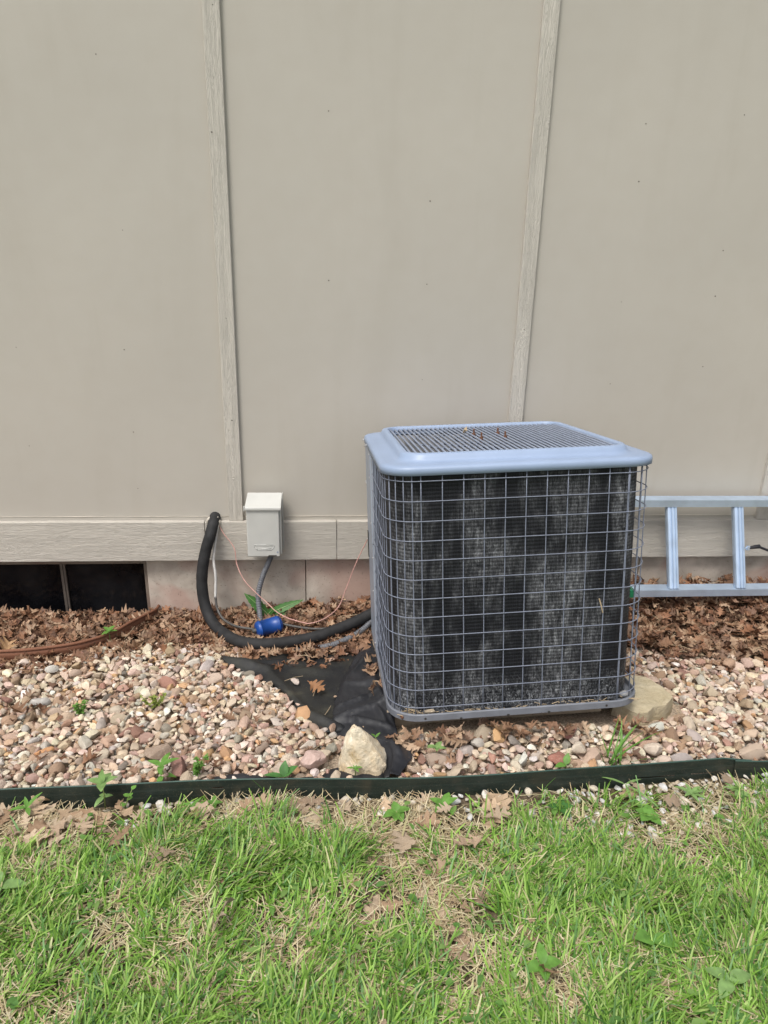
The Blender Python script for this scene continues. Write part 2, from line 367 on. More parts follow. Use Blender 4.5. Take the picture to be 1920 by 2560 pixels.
# ------------------------------------------------------------------ house wall
house = thing('house_wall', (0.0, 0.02, 0.0), 'tan painted panel siding wall with battens, grained skirt board and concrete foundation behind the air conditioner', 'wall')
S = 1.2192; BW = 0.062
XB = [-S, 0.0, S, 2 * S]
cuts = [-2.4] + [x + BW / 2 for x in XB] + [3.6]
for a, b in zip(cuts[:-1], cuts[1:]):
    obj('siding_panel', box(a + 0.0015, b - 0.0015, 0.018, 0.045, 0.40, 3.2), MAT['wall'], house)
def batten(x):
    bm = bmesh.new(); nz = 60; rows = []
    for i in range(nz + 1):
        z = 0.4515 + i * (3.2 - 0.4515) / nz
        jl = 0.0012 * mnoise.noise((x * 3, 1.0, z * 22)); jr = 0.0012 * mnoise.noise((x * 3, 7.0, z * 22))
        rows.append([bm.verts.new((x + jl, 0.019, z)), bm.verts.new((x + jl, 0.002, z)), bm.verts.new((x + 0.002 + jl, 0.0, z)),
                     bm.verts.new((x + BW - 0.002 + jr, 0.0, z)), bm.verts.new((x + BW + jr, 0.002, z)), bm.verts.new((x + BW + jr, 0.019, z))])
    for r0, r1 in zip(rows[:-1], rows[1:]):
        for k in range(5): bm.faces.new((r0[k], r0[k + 1], r1[k + 1], r1[k]))
    bm.faces.new(rows[0]); me = bpy.data.meshes.new('batten'); bm.to_mesh(me); bm.free()
    return link('batten', me, MAT['batten'], house)
for x in XB: batten(x)
for a, b in ((-2.4, -0.107), (-0.1045, 0.4745), (0.477, 2.75), (2.753, 3.6)):
    obj('skirt_board', box(a, b, -0.012, 0.017, 0.266, 0.450, 0.002), MAT['skirt'], house)
# wavering bead of paint and caulk above the skirt board
def bead(x0, x1, y, z, r, seed):
    P = [(x, y, z + 0.0012 * mnoise.noise((x * 9, seed, 0))) for x in np.linspace(x0, x1, 60)]
    return tube(P, lambda i: r * (0.8 + 0.5 * mnoise.noise((i * 0.37, seed, 3))), 6)
for a, b in ((-2.4, -0.002), (BW + 0.002, S - 0.002), (S + BW + 0.002, 2 * S - 0.002)):
    obj('caulk_bead', bead(a, b, 0.017, 0.466, 0.0022, a), MAT['caulk'], house, True)
# foundation
for a, b in ((-2.6, -1.45), (-0.385, 0.331), (0.334, 1.92), (1.923, 3.6)):
    obj('foundation_block', box(a, b, 0.034, 0.24, -0.35, 0.262, 0.003), MAT['concrete'], house)
obj('window_lintel', box(-1.4495, -0.3855, 0.034, 0.24, 0.236, 0.262), MAT['jamb'], house)
# basement window in the foundation
frm = join(box(-0.402, -0.3865, 0.05, 0.15, -0.2, 0.2355), box(-1.4485, -1.42, 0.05, 0.15, -0.2, 0.2355), box(-1.4195, -0.4025, 0.06, 0.15, 0.222, 0.2355))
wf = obj('window', frm, MAT['jamb'], house)
obj('pane', box(-1.419, -0.785, 0.095, 0.101, -0.2, 0.2215), MAT['glass'], wf)
obj('pane', box(-0.76, -0.4025, 0.088, 0.094, -0.2, 0.2215), MAT['glass'], wf)
obj('mullion', join(box(-0.784, -0.778, 0.078, 0.1, -0.2, 0.2215), box(-0.7775, -0.7705, 0.072, 0.1, -0.2, 0.2215), box(-0.77, -0.7605, 0.076, 0.1, -0.2, 0.2215)), MAT['mullion'], wf)
# collar of paint-clogged caulk where the refrigerant line leaves the wall
V, F = [], []
for i in range(26):
    a = 2 * math.pi * i / 26; r = 0.034 + 0.010 * mnoise.noise((math.cos(a) * 2, math.sin(a) * 2, 4.2))
    for rr, yy in ((0.024, -0.022), (0.8 * r, -0.026 - 0.004 * mnoise.noise((a, 3, 1))), (r, -0.0125)):
        V.append((-0.064 + rr * math.cos(a) * 0.95, yy, 0.450 + rr * math.sin(a) * 0.9))
for i in range(26):
    for k in range(2): a0, b0 = i * 3 + k, ((i + 1) % 26) * 3 + k; F.append((a0, b0, b0 + 1, a0 + 1))
obj('pipe_caulk', (V, F), MAT['caulk'], house, True)
# nail dimples in the siding and battens
nails = [(-0.384, 2.222), (0.443, 2.073), (0.838, 1.776), (-0.348, 1.639), (0.442, 1.472), (0.839, 1.466), (-0.808, 1.19), (-0.386, 1.187), (0.836, 1.08), (-0.381, 0.846),
         (-0.814, 0.784), (-0.385, 0.596), (1.664, 2.074), (1.666, 1.871), (1.659, 1.413), (1.657, 1.072), (2.061, 1.624), (2.061, 1.444), (2.06, 1.151), (2.052, 2.118)]
nb = [(0.012, 1.985), (0.031, 1.319), (0.034, 0.903), (0.038, 2.385), (1.264, 2.228), (1.252, 1.296)]
vf = []
for k, (x, z) in enumerate(nails + nb):
    yy = 0.0172 if k < len(nails) else -0.0008; r = random.uniform(0.0016, 0.0030); n = 7
    V = [(x + r * math.cos(2 * math.pi * i / n) * 1.2, yy, z + r * math.sin(2 * math.pi * i / n)) for i in range(n)] + [(x, yy + 0.0006, z)]
    vf.append((V, [(i, n, (i + 1) % n) for i in range(n)]))
tag(obj('nail_dimples', join(*vf), MAT['dimple'], house), kind='stuff')

# ------------------------------------------------------------------ air conditioner (own tilted frame)
UM = Matrix(((0.998962, -0.020146, -0.040844, 0.717557), (0.024501, 0.993727, 0.109115, -0.973213), (0.038390, -0.110002, 0.993190, 0.937632), (0, 0, 0, 1))) @ Matrix.Scale(0.97538, 4)
def UP(x, y, z): return UM @ Vector((x, y, z))
unit = thing('air_conditioner', None, 'square blue-grey outdoor air conditioner with wire cage and dirty black coil, leaning on gravel', 'air conditioner', mat=UM)
CX, CY = 0.320, 0.430; TZ = 0.0635; SX = 0.06644
HG, RG = 0.4355, 0.105   # guard half size and corner radius
# base pan
pan = obj('base_pan', loft([rrect(CX, CY, 0.436, 0.436, 0.108, -0.786), rrect(CX, CY, 0.439, 0.439, 0.108, -0.789), rrect(CX, CY, 0.439, 0.439, 0.108, -0.810), rrect(CX, CY, 0.432, 0.432, 0.108, -0.813),
                            ][::-1] + [rrect(CX, CY, 0.433, 0.433, 0.108, -0.786), rrect(CX, CY, 0.431, 0.431, 0.108, -0.802)], cap0=True, cap1=True), MAT['pan'], unit)
def disc_vf(c, nrm, r, t, k=10):
    d, s, u = frame(nrm, (0, 0, 1) if abs(nrm[2]) < 0.9 else (1, 0, 0)); c = Vector(c); V = []
    for j, rr in ((0, r), (t * 0.6, r), (t, r * 0.6)):
        V += [c + d * j + (s * math.cos(2 * math.pi * i / k) + u * math.sin(2 * math.pi * i / k)) * rr for i in range(k)]
    F = [(a * k + i, a * k + (i + 1) % k, (a + 1) * k + (i + 1) % k, (a + 1) * k + i) for a in range(2) for i in range(k)] + [tuple(2 * k + i for i in range(k))]
    return V, F
obj('bolt', disc_vf((-0.075, 0.012, -0.799), (-0.75, -0.66, 0), 0.007, 0.005), MAT['rust'], pan)
for x in (0.0, 0.12, 0.28, 0.42, 0.62):
    obj('drain_hole', disc_vf((x, -0.0098, -0.800 if x in (0.0, 0.62) else -0.809), (0, -1, 0), 0.0042 if x in (0.0, 0.62) else 0.005, 0.0005), MAT['hole'], pan)
# coil
coil_loops = []
for i in range(13):
    z = -0.801 + i * (0.03 + 0.801) / 12; coil_loops.append(rrect(CX, CY, 0.413, 0.413, 0.115, z, 10))
coil = obj('coil', loft(coil_loops), MAT['coil'], unit, True)
# wire guard: open path from the left face round the front to the back
def guard_path(off=0.0):
    hx = HG + off; r = RG + off; P = []
    for y in np.linspace(0.50, CY - hx + r, 8): P.append((CX - hx, y))
    for k in range(1, 9): a = rad(180 + 90 * k / 8); P.append((CX - hx + r + r * math.cos(a), CY - hx + r + r * math.sin(a)))
    P.append((CX, CY - hx))
    for k in range(0, 9): a = rad(270 + 90 * k / 8); P.append((CX + hx - r + r * math.cos(a), CY - hx + r + r * math.sin(a)))
    P.append((CX + hx, CY))
    for k in range(0, 9): a = rad(90 * k / 8); P.append((CX + hx - r + r * math.cos(a), CY + hx - r + r * math.sin(a)))
    P.append((CX - 0.2, CY + hx))
    return P
gp = guard_path(); gi = guard_path(-0.004)
obj_wire = []
def wobble(x, y, z): return 0.0012 * mnoise.noise((x * 4, y * 4, z * 6))
for j in range(13):
    z = -TZ * j
    P = [(x, y, z + wobble(x, y, z + 5) * 1.4) for x, y in gp]
    obj('guard_wire', tube(P, 0.0016, 6), MAT['wire'], unit, True)
# arc-length stations for the upright wires
def along(P, s):
    for (x0, y0), (x1, y1) in zip(P[:-1], P[1:]):
        d = math.hypot(x1 - x0, y1 - y0)
        if s <= d: t = s / d; return lerp(x0, x1, t), lerp(y0, y1, t)
        s -= d
    return P[-1]
L_left = 0.50 - (CY - HG + RG); L_arc = math.pi / 2 * RG; L_front = 2 * (HG - RG)
st = [L_left - k * SX for k in range(0, 7)] + [L_left + L_arc * k / 6 for k in range(1, 7)]
fl = [L_left + L_arc + k * SX for k in range(1, 11)]
st += fl + [L_left + L_arc + L_front + L_arc * k / 3 for k in range(0, 4)]
st += [L_left + L_arc * 2 + L_front + k * SX for k in range(1, 10)]
st += [L_left + L_arc * 2 + 2 * L_front + L_arc * k / 4 for k in range(0, 5)] + [L_left + L_arc * 3 + 2 * L_front + k * SX for k in range(1, 7)]
for q, s in enumerate(st):
    if s < 0: continue
    x, y = along(gi, s); thick = 0.0026 if abs(s - (L_left + L_arc * 2 / 6)) < 1e-6 else 0.00175
    P = [(x + wobble(x, y, z) * 1.2, y + wobble(y, x, z) * 0.6, z) for z in np.linspace(-0.80, 0.035, 9)]
    obj('guard_wire', tube(P, thick, 6), MAT['wire'], unit, True)
# service panel wrapping the back left corner
def sheet(path, z0, z1, t=0.0015):
    n = len(path); V = [Vector((x, y, z0)) for x, y in path] + [Vector((x, y, z1)) for x, y in path]
    return V, [(i, i + 1, n + i + 1, n + i) for i in range(n - 1)]
hx = 0.432; r = 0.088
pp = [(CX - hx + 0.012, 0.50), (CX - hx + 0.006, 0.50), (CX - hx, 0.506), (CX - hx, 0.535), (CX - hx - 0.004, 0.54), (CX - hx - 0.004, CY + hx - r)]
pp += [(CX - hx + r + (r + 0.004) * math.cos(a), CY + hx - r + (r + 0.004) * math.sin(a)) for a in [rad(180 - 90 * k / 6) for k in range(0, 7)]] + [(CX + 0.1, CY + hx + 0.004)]
pn = obj('service_panel', sheet(pp, -0.786, -0.352), MAT['panel'], unit)
md = pn.modifiers.new('thick', 'SOLIDIFY'); md.thickness = 0.002
pn2 = obj('service_panel', sheet([(x - 0.002 if y > 0.53 else x, y) for x, y in pp], -0.346, 0.028), MAT['panel'], unit)
md = pn2.modifiers.new('thick', 'SOLIDIFY'); md.thickness = 0.002
for y, z in ((0.56, 0.0), (0.80, 0.0), (0.56, -0.27), (0.80, -0.15), (0.77, -0.15), (0.52, -0.40), (0.80, -0.40), (0.56, -0.55), (0.54, -0.765), (0.56, -0.09)):
    obj('screw', disc_vf((CX - hx - 0.0065, y, z), (-1, 0, 0), 0.0045, 0.004), MAT['screw'], pn if z < -0.35 else pn2)
obj('wiring_slot', box(CX - hx - 0.0078, CX - hx - 0.002, 0.76, 0.795, -0.47, -0.36), MAT['hole'], pn)
# top cover: skirt, sloping shelf, raised rim, opening
lidp = [(0.452, 0.105, 0.018), (0.4565, 0.105, 0.0185), (0.4570, 0.105, 0.037), (0.4545, 0.104, 0.0425), (0.449, 0.103, 0.0465), (0.43, 0.10, 0.0485), (0.402, 0.09, 0.0495), (0.394, 0.085, 0.0525),
        (0.389, 0.082, 0.060), (0.385, 0.08, 0.070), (0.380, 0.078, 0.0745), (0.373, 0.074, 0.0755), (0.364, 0.06, 0.075), (0.359, 0.05, 0.072), (0.357, 0.045, 0.060), (0.357, 0.045, 0.045)]
lid = obj('top_cover', loft([rrect(CX, CY, h * 0.970, h * 0.970, rr * 0.97, z, 9) for h, rr, z in lidp]), MAT['lid'], unit, True)
for c, nrm in (((-0.081, 0.024, 0.028), (-0.6, -0.8, 0)), ((0.728, 0.03, 0.028), (0.7, -0.7, 0)), ((CX - 0.4445, 0.62, 0.027), (-1, 0, 0)), ((CX - 0.4445, 0.78, 0.027), (-1, 0, 0))):
    obj('screw', disc_vf(c, nrm, 0.0055, 0.0045), MAT['screw'], lid)
# rating sticker remains: two pale dabs on the shelf
obj('paint_dab', disc_vf((0.715, 0.50, 0.0488), (0, 0, 1), 0.008, 0.0006), MAT['screw'], lid)
nb_ = 37
for i in range(nb_):
    x = CX - 0.337 + 0.674 * i / (nb_ - 1); d = 0.345 if abs(x - CX) < 0.30 else 0.326
    P = [(x, CY - d, 0.058), (x, CY - d + 0.012, 0.0655), (x, CY - d * 0.5, 0.0672), (x, CY, 0.0675), (x, CY + d * 0.5, 0.0672), (x, CY + d - 0.012, 0.0655), (x, CY + d, 0.058)]
    obj('grille_bar', tube(P, 0.0040, 6), MAT['bar'], lid, True)
for q in range(3):
    rr = 0.13 + 0.075 * q
    obj('grille_ring', tube([(CX + rr * math.cos(a), CY + rr * math.sin(a), 0.0605) for a in np.linspace(0, 2 * math.pi, 49)], 0.0028, 6), MAT['bar'], lid, True)
# shroud plate with round opening, fan, motor
n = 64; V = []; F = []
for i in range(n):
    a = 2 * math.pi * i / n; m_ = max(abs(math.cos(a)), abs(math.sin(a)))
    V += [(CX + 0.335 * math.cos(a), CY + 0.335 * math.sin(a), 0.036), (CX + 0.346 / m_ * math.cos(a), CY + 0.346 / m_ * math.sin(a), 0.04), (CX + 0.325 * math.cos(a), CY + 0.325 * math.sin(a), -0.04)]
for i in range(n):
    j = (i + 1) % n; F += [(i * 3, i * 3 + 1, j * 3 + 1, j * 3), (i * 3 + 2, i * 3, j * 3, j * 3 + 2)]
obj('fan_shroud', (V, F), MAT['shroud'], unit, True)
fan = obj('fan_hub', tube([(CX, CY, -0.10), (CX, CY, -0.02), (CX, CY, 0.02)], lambda i: 0.07 if i < 2 else 0.055, 20), MAT['fan'], unit)
for k in range(4):
    a0 = rad(20 + 90 * k); V = []; F = []
    for i in range(7):
        rr = lerp(0.06, 0.315, i / 6)
        for j in range(5):
            a = a0 + rad(62) * (j / 4 - 0.5); V.append((CX + rr * math.cos(a), CY + rr * math.sin(a), -0.06 + 0.07 * (j / 4 - 0.5)))
    for i in range(6):
        for j in range(4): F.append((i * 5 + j, i * 5 + j + 1, (i + 1) * 5 + j + 1, (i + 1) * 5 + j))
    obj('fan_blade', (V, F), MAT['fan'], fan, True)
for x, y in ((0.272, 0.50), (0.276, 0.392), (0.366, 0.51), (0.366, 0.402)):
    obj('motor_bolt', tube([(x, y, 0.05), (x, y, 0.074), (x, y, 0.0745), (x, y, 0.088), (x, y, 0.091)], lambda i: (0.007, 0.007, 0.0035, 0.0035, 0.002)[i], 8), MAT['rust'], lid)
obj('inner_floor', box(CX - 0.39, CX + 0.39, CY - 0.39, CY + 0.39, -0.80, -0.795), MAT['fan'], unit)

# tilted pad below the unit
pad = thing('concrete_pad', None, 'tan concrete pad showing as a thin strip under the air conditioner', 'concrete pad', mat=UM)
obj('slab', box(CX - 0.437, CX + 0.34, CY - 0.31, CY + 0.45, -0.90, -0.838, 0.006), MAT['pad'], pad)
for a_ in (-0.3, 0.3):
    for b_ in (-0.3, 0.3): obj('riser', box(CX + a_ - 0.05, CX + a_ + 0.05, CY + b_ - 0.05, CY + b_ + 0.05, -0.8375, -0.8155), MAT['fan'], pad)

# ------------------------------------------------------------------ disconnect box and lines
dbox = thing('disconnect_box', (0.16, -0.012, 0.33), 'light grey painted electrical disconnect box with sloped hood on the skirt board', 'electrical box')
obj('box_body', box(0.092, 0.236, -0.098, -0.0125, 0.330, 0.556, 0.003), MAT['boxgrey'], dbox)
cv = obj('cover', box(0.089, 0.2275, -0.114, -0.0985, 0.326, 0.546, 0.004), MAT['boxgrey'], dbox)
hv = [(0.084, -0.122, 0.541), (0.2375, -0.122, 0.541), (0.2375, -0.122, 0.554), (0.084, -0.122, 0.554), (0.088, -0.0125, 0.588), (0.2365, -0.0125, 0.588), (0.088, -0.0125, 0.5565), (0.2365, -0.0125, 0.5565)]
hd = obj('hood', (hv, [(0, 1, 2, 3), (3, 2, 5, 4), (1, 7, 5, 2), (0, 3, 4, 6), (0, 6, 7, 1), (4, 5, 7, 6)]), MAT['boxgrey'], dbox)
bv = hd.modifiers.new('bevel', 'BEVEL'); bv.width = 0.003; bv.segments = 2
obj('hood_lug', box(0.079, 0.0835, -0.120, -0.105, 0.538, 0.558, 0.001), MAT['boxgrey'], dbox); obj('side_flange', box(0.2378, 0.2405, -0.05, -0.0125, 0.335, 0.59, 0.001), MAT['boxgrey'], dbox)
# embossed plate: raised outline of a name plate, its lettering lost under paint
ol = [(0.118, 0.383), (0.203, 0.383), (0.203, 0.370), (0.190, 0.358), (0.133, 0.358), (0.120, 0.370)]
pl = [tube([(a[0], -0.1145, a[1]), (b[0], -0.1145, b[1])], 0.0013, 5) for a, b in zip(ol, ol[1:] + ol[:1])]
pl += [tube([(0.135, -0.1143, 0.3665), (0.165, -0.1143, 0.364), (0.19, -0.1143, 0.3665)], 0.0018, 5), tube([(0.126, -0.1143, 0.377), (0.198, -0.1143, 0.377)], 0.0010, 5)]
obj('embossed_plate', join(*pl), MAT['boxgrey'], cv, True)
obj('bottom_slot', box(0.178, 0.213, -0.1148, -0.1138, 0.3285, 0.3335), MAT['hole'], cv)
obj('chipped_corner', disc_vf((0.218, -0.114, 0.347), (0, -1, 0), 0.005, 0.0005, 6), MAT['panel'], cv)

# flexible conduit: box -> leaves -> unit
cpts = [(0.190, -0.066, 0.345), (0.186, -0.068, 0.315), (0.171, -0.075, 0.275), (0.147, -0.080, 0.219), (0.126, -0.095, 0.140), (0.132, -0.130, 0.060), (0.150, -0.19, 0.012), (0.22, -0.30, 0.008), (0.32, -0.385, 0.018), (0.40, -0.395, 0.036), (0.46, -0.378, 0.041), (0.537, -0.325, 0.046), (0.60, -0.265, 0.060), (0.645, -0.21, 0.09), (0.67, -0.19, 0.13)]
cp = cr(cpts, 26)
cond = obj('flexible_conduit', tube(cp, lambda i: 0.0118 + 0.0017 * math.sin(i * 1.9), 10), MAT['conduit'], None, True)
tag(cond, 'grey ribbed flexible conduit hanging from the electrical box down into the dead leaves', 'conduit')
# insulated suction line
fp = cr([(-0.062, 0.03, 0.466), (-0.064, -0.022, 0.454), (-0.075, -0.062, 0.408), (-0.095, -0.075, 0.345), (-0.112, -0.088, 0.265), (-0.118, -0.098, 0.185), (-0.108, -0.118, 0.105), (-0.074, -0.165, 0.045), (-0.012, -0.255, 0.033), (0.07, -0.345, 0.042), (0.16, -0.375, 0.046), (0.27, -0.366, 0.048), (0.40, -0.33, 0.056), (0.53, -0.265, 0.073), (0.63, -0.215, 0.098), (0.70, -0.19, 0.12)], 8)
foam = obj('insulated_pipe', tube(fp, lambda i: 0.0245 + 0.0012 * mnoise.noise((i * 0.35, 2, 0)), 14), MAT['foam'], None, True)
tag(foam, 'thick black foam covered pipe curving from the wall down across the leaves', 'pipe')
# liquid line with its filter
ll = thing('liquid_line', (0.14, -0.26, 0.06), 'thin pipe white above and dark below running beside the foam pipe to the blue filter', 'pipe')
obj('painted_section', tube(cr([(-0.05, 0.0, 0.452), (-0.047, -0.03, 0.435), (-0.055, -0.05, 0.38), (-0.066, -0.07, 0.295), (-0.058, -0.09, 0.226), (-0.061, -0.11, 0.13)], 10), lambda i: 0.0062 + 0.0006 * mnoise.noise((i * 0.5, 1, 1)), 8), MAT['white_pipe'], ll, True)
obj('bare_section', tube(cr([(-0.061, -0.11, 0.13), (-0.052, -0.13, 0.085), (-0.022, -0.17, 0.055), (0.04, -0.23, 0.052), (0.125, -0.268, 0.055)], 10), 0.0056, 8), MAT['dark_pipe'], ll, True)
obj('bare_section', tube(cr([(0.235, -0.225, 0.058), (0.30, -0.24, 0.050), (0.38, -0.27, 0.055), (0.46, -0.275, 0.065), (0.56, -0.235, 0.082), (0.66, -0.19, 0.10)], 8), 0.0056, 8), MAT['dark_pipe'], ll, True)
fd = thing('filter_drier', (0.178, -0.248, 0.055), 'bright blue metal filter canister lying on the leaves behind the foam pipe', 'filter')
A = Vector((0.128, -0.276, 0.055)); B = Vector((0.234, -0.222, 0.060)); ax = (B - A)
prof = [(0.0, 0.004), (0.01, 0.016), (0.05, 0.030), (0.10, 0.0355), (0.145, 0.0355), (0.15, 0.0372), (0.165, 0.0372), (0.17, 0.0355), (0.84, 0.0355), (0.845, 0.0372), (0.86, 0.0372), (0.865, 0.0355), (0.92, 0.0345), (0.965, 0.028), (1.0, 0.010)]
obj('canister', tube([A + ax * p[0] for p in prof], lambda i: prof[i][1], 24), MAT['blue'], fd, True)
obj('end_fitting', tube([A - ax * 0.12, A - ax * 0.02, A + ax * 0.02], lambda i: (0.008, 0.009, 0.011)[i], 10), MAT['dark_pipe'], fd, True)
obj('end_fitting', tube([B - ax * 0.02, B + ax * 0.02, B + ax * 0.1], lambda i: (0.011, 0.009, 0.008)[i], 10), MAT['dark_pipe'], fd, True)
# control wire
wp = cr([(-0.046, -0.012, 0.442), (-0.021, -0.03, 0.401), (0.023, -0.05, 0.342), (0.034, -0.07, 0.274), (0.066, -0.10, 0.21), (0.120, -0.13, 0.16), (0.165, -0.15, 0.125), (0.208, -0.18, 0.095), (0.261, -0.215, 0.080), (0.331, -0.245, 0.072), (0.363, -0.25, 0.072), (0.418, -0.235, 0.084), (0.479, -0.20, 0.120), (0.514, -0.17, 0.194), (0.558, -0.16, 0.315), (0.598, -0.165, 0.41), (0.614, -0.185, 0.46), (0.628, -0.2, 0.50), (0.64, -0.2, 0.48)], 6)
tag(obj('control_wire', tube(wp, 0.0021, 6), MAT['wire_red'], None, True), 'thin faded red wire looping from the wall to the air conditioner side', 'wire')

# ------------------------------------------------------------------ ladder lying on its side
lad = thing('ladder', (2.2, -0.15, 0.15), 'aluminium ladder lying on its side against the wall right of the air conditioner', 'ladder')
def railvf(yf, zf, dirn):
    # C section: web plus two flanges, extruded along X
    x0, x1 = 1.795, 3.35; d = 0.058; h = 0.032; t = 0.003; ty = 0.07
    prof = [(0, 0), (0, h), (d, h + 0.002), (d, h - t), (0.012, h - t - 0.002), (0.012, t + 0.002), (d, t), (d, -0.002)]
    V = [(x0, yf + a, zf + b) for a, b in prof] + [(x1, yf + a, zf + b) for a, b in prof]; k = len(prof)
    F = [(i, (i + 1) % k, k + (i + 1) % k, k + i) for i in range(k)] + [tuple(range(k)), tuple(range(k, 2 * k))[::-1]]
    return V, F
obj('rail', railvf(-0.085, 0.541, 1), MAT['alu'], lad); obj('rail', railvf(-0.223, 0.164, -1), MAT['alu'], lad)
def rung(x):
    a = Vector((x, -0.062, 0.543)); b = Vector((x + 0.003, -0.200, 0.194)); V = []; F = []
    pr = [(-0.025, -0.010), (-0.021, -0.016), (-0.012, -0.0175), (-0.009, -0.0135), (-0.006, -0.0135), (-0.003, -0.0185), (0.003, -0.0185), (0.006, -0.0135), (0.009, -0.0135), (0.012, -0.0175), (0.021, -0.016), (0.025, -0.010), (0.024, 0.006), (0.012, 0.016), (-0.012, 0.016), (-0.024, 0.006)]
    d = (b - a).normalized(); s = Vector((1, 0, 0)); u = Vector((0, 1, 0)) - d * d.y; u.normalize(); k = len(pr)
    for c in (a, b): V += [c + s * p + u * q for p, q in pr]
    F = [(i, (i + 1) % k, k + (i + 1) % k, k + i) for i in range(k)]
    return V, F
for x in (1.978, 2.291, 2.604, 2.917, 3.23): obj('rung', rung(x), MAT['alu'], lad)
obj('end_cap', box(1.780, 1.7955, -0.0865, -0.024, 0.538, 0.578, 0.003), MAT['green_plastic'], lad)
obj('end_cap', box(1.768, 1.7955, -0.2245, -0.162, 0.161, 0.200, 0.003), MAT['green_plastic'], lad)
rope = thing('rope_clip', (2.36, -0.15, 0.37), 'black cord with a small metal clip hooked on the ladder rung at the right edge', 'cord')
obj('clip', join(box(2.312, 2.324, -0.172, -0.160, 0.364, 0.384, 0.002), tube([(2.305, -0.166, 0.374), (2.335, -0.166, 0.374)], 0.004, 8)), MAT['alu'], rope)
obj('grip', tube([(2.322, -0.165, 0.374), (2.330, -0.165, 0.375), (2.352, -0.163, 0.378), (2.374, -0.16, 0.379), (2.376, -0.16, 0.379)], lambda i: (0.005, 0.007, 0.009, 0.0095, 0.007)[i], 10), MAT['black_rubber'], rope, True)
obj('cord', tube(cr([(2.372, -0.16, 0.377), (2.40, -0.158, 0.366), (2.44, -0.155, 0.352), (2.6, -0.15, 0.31), (2.8, -0.15, 0.22)], 6), 0.0058, 8), MAT['black_rubber'], rope, True)

# ------------------------------------------------------------------ window well
rim = cr([(-0.346, 0.030, 0.022), (-0.352, -0.03, 0.030), (-0.412, -0.181, 0.055), (-0.466, -0.284, 0.061), (-0.567, -0.371, 0.066), (-0.706, -0.419, 0.069), (-0.86, -0.437, 0.070), (-1.05, -0.42, 0.069), (-1.22, -0.37, 0.066), (-1.36, -0.26, 0.06), (-1.45, -0.1, 0.05), (-1.46, 0.03, 0.048)], 8)
well = thing('window_well', (-0.86, -0.2, 0.0), 'curved rusty steel window well rim round the basement window', 'window well')
V = []; F = []
for p in rim:
    for k in range(9): V.append((p.x, p.y - 0.006 * math.sin(k * 1.6), p.z - 0.002 - k * 0.018))
for i in range(len(rim) - 1):
    for k in range(8): F.append((i * 9 + k, (i + 1) * 9 + k, (i + 1) * 9 + k + 1, i * 9 + k + 1))
ww = obj('wall_sheet', (V, F), MAT['rustwell'], well, True); ww.modifiers.new('thick', 'SOLIDIFY').thickness = 0.003
obj('rolled_rim', tube(rim, 0.0065, 8), MAT['rustwell'], well, True)

# ------------------------------------------------------------------ fabric
def patch(L, R, nu, nv, zf):
    def res(P, n):
        P = cr([(x, y, 0) for x, y in P], 8); s = [0]
        for a, b in zip(P[:-1], P[1:]): s.append(s[-1] + (b - a).length)
        return [(float(np.interp(t * s[-1], s, [p.x for p in P])), float(np.interp(t * s[-1], s, [p.y for p in P]))) for t in np.linspace(0, 1, n)]
    l, r_ = res(L, nv), res(R, nv); V = []
    for j in range(nv):
        for i in range(nu):
            u = i / (nu - 1); x = lerp(l[j][0], r_[j][0], u); y = lerp(l[j][1], r_[j][1], u); V.append((x, y, zf(x, y, u, j / (nv - 1))))
            if i in (0, nu - 1): V[-1] = (x + 0.006 * mnoise.noise((x * 60, y * 60, 4)), y + 0.006 * mnoise.noise((x * 60, y * 60, 9)), V[-1][2])
    F = [(j * nu + i, j * nu + i + 1, (j + 1) * nu + i + 1, (j + 1) * nu + i) for j in range(nv - 1) for i in range(nu - 1)]
    return V, F
def ridge(x, y, ax_, ay, bx, by, wd, h):
    dx, dy = bx - ax_, by - ay; L2 = dx * dx + dy * dy; t = max(0, min(1, ((x - ax_) * dx + (y - ay) * dy) / L2)); d = math.hypot(x - ax_ - t * dx, y - ay - t * dy)
    return h * math.exp(-(d / wd) ** 2) * (0.6 + 0.4 * math.sin(math.pi * t))
fab = thing('landscape_fabric', (0.45, -0.8, 0.07), 'torn black landscape fabric sheet lying bare on the gravel left of the air conditioner', 'fabric')
def low_z(x, y, u, v):
    z = float(surf(x, y)) - 0.002 + 0.006 * mnoise.noise((x * 9, y * 9, 0)) + 0.004 * abs(mnoise.noise((x * 24, y * 24, 3))) + 0.0015 * mnoise.noise((x * 60, y * 60, 3))
    z += ridge(x, y, 0.0, -0.43, 0.20, -0.55, 0.022, 0.026) + ridge(x, y, 0.20, -0.55, 0.36, -0.88, 0.016, 0.020) + ridge(x, y, 0.12, -0.47, 0.33, -0.50, 0.03, 0.014)
    z += ridge(x, y, 0.36, -0.88, 0.48, -0.98, 0.016, 0.02) + ridge(x, y, 0.30, -0.55, 0.44, -0.58, 0.02, 0.012)
    return z
sh = obj('sheet', patch([(-0.01, -0.43), (0.05, -0.50), (0.12, -0.56), (0.18, -0.62), (0.25, -0.70), (0.30, -0.79), (0.345, -0.90), (0.42, -1.0)],
                        [(0.09, -0.40), (0.3, -0.40), (0.5, -0.40), (0.6, -0.46), (0.61, -0.60), (0.60, -0.75), (0.58, -0.88), (0.52, -1.0)], 30, 46, low_z), MAT['fabric'], fab, True)
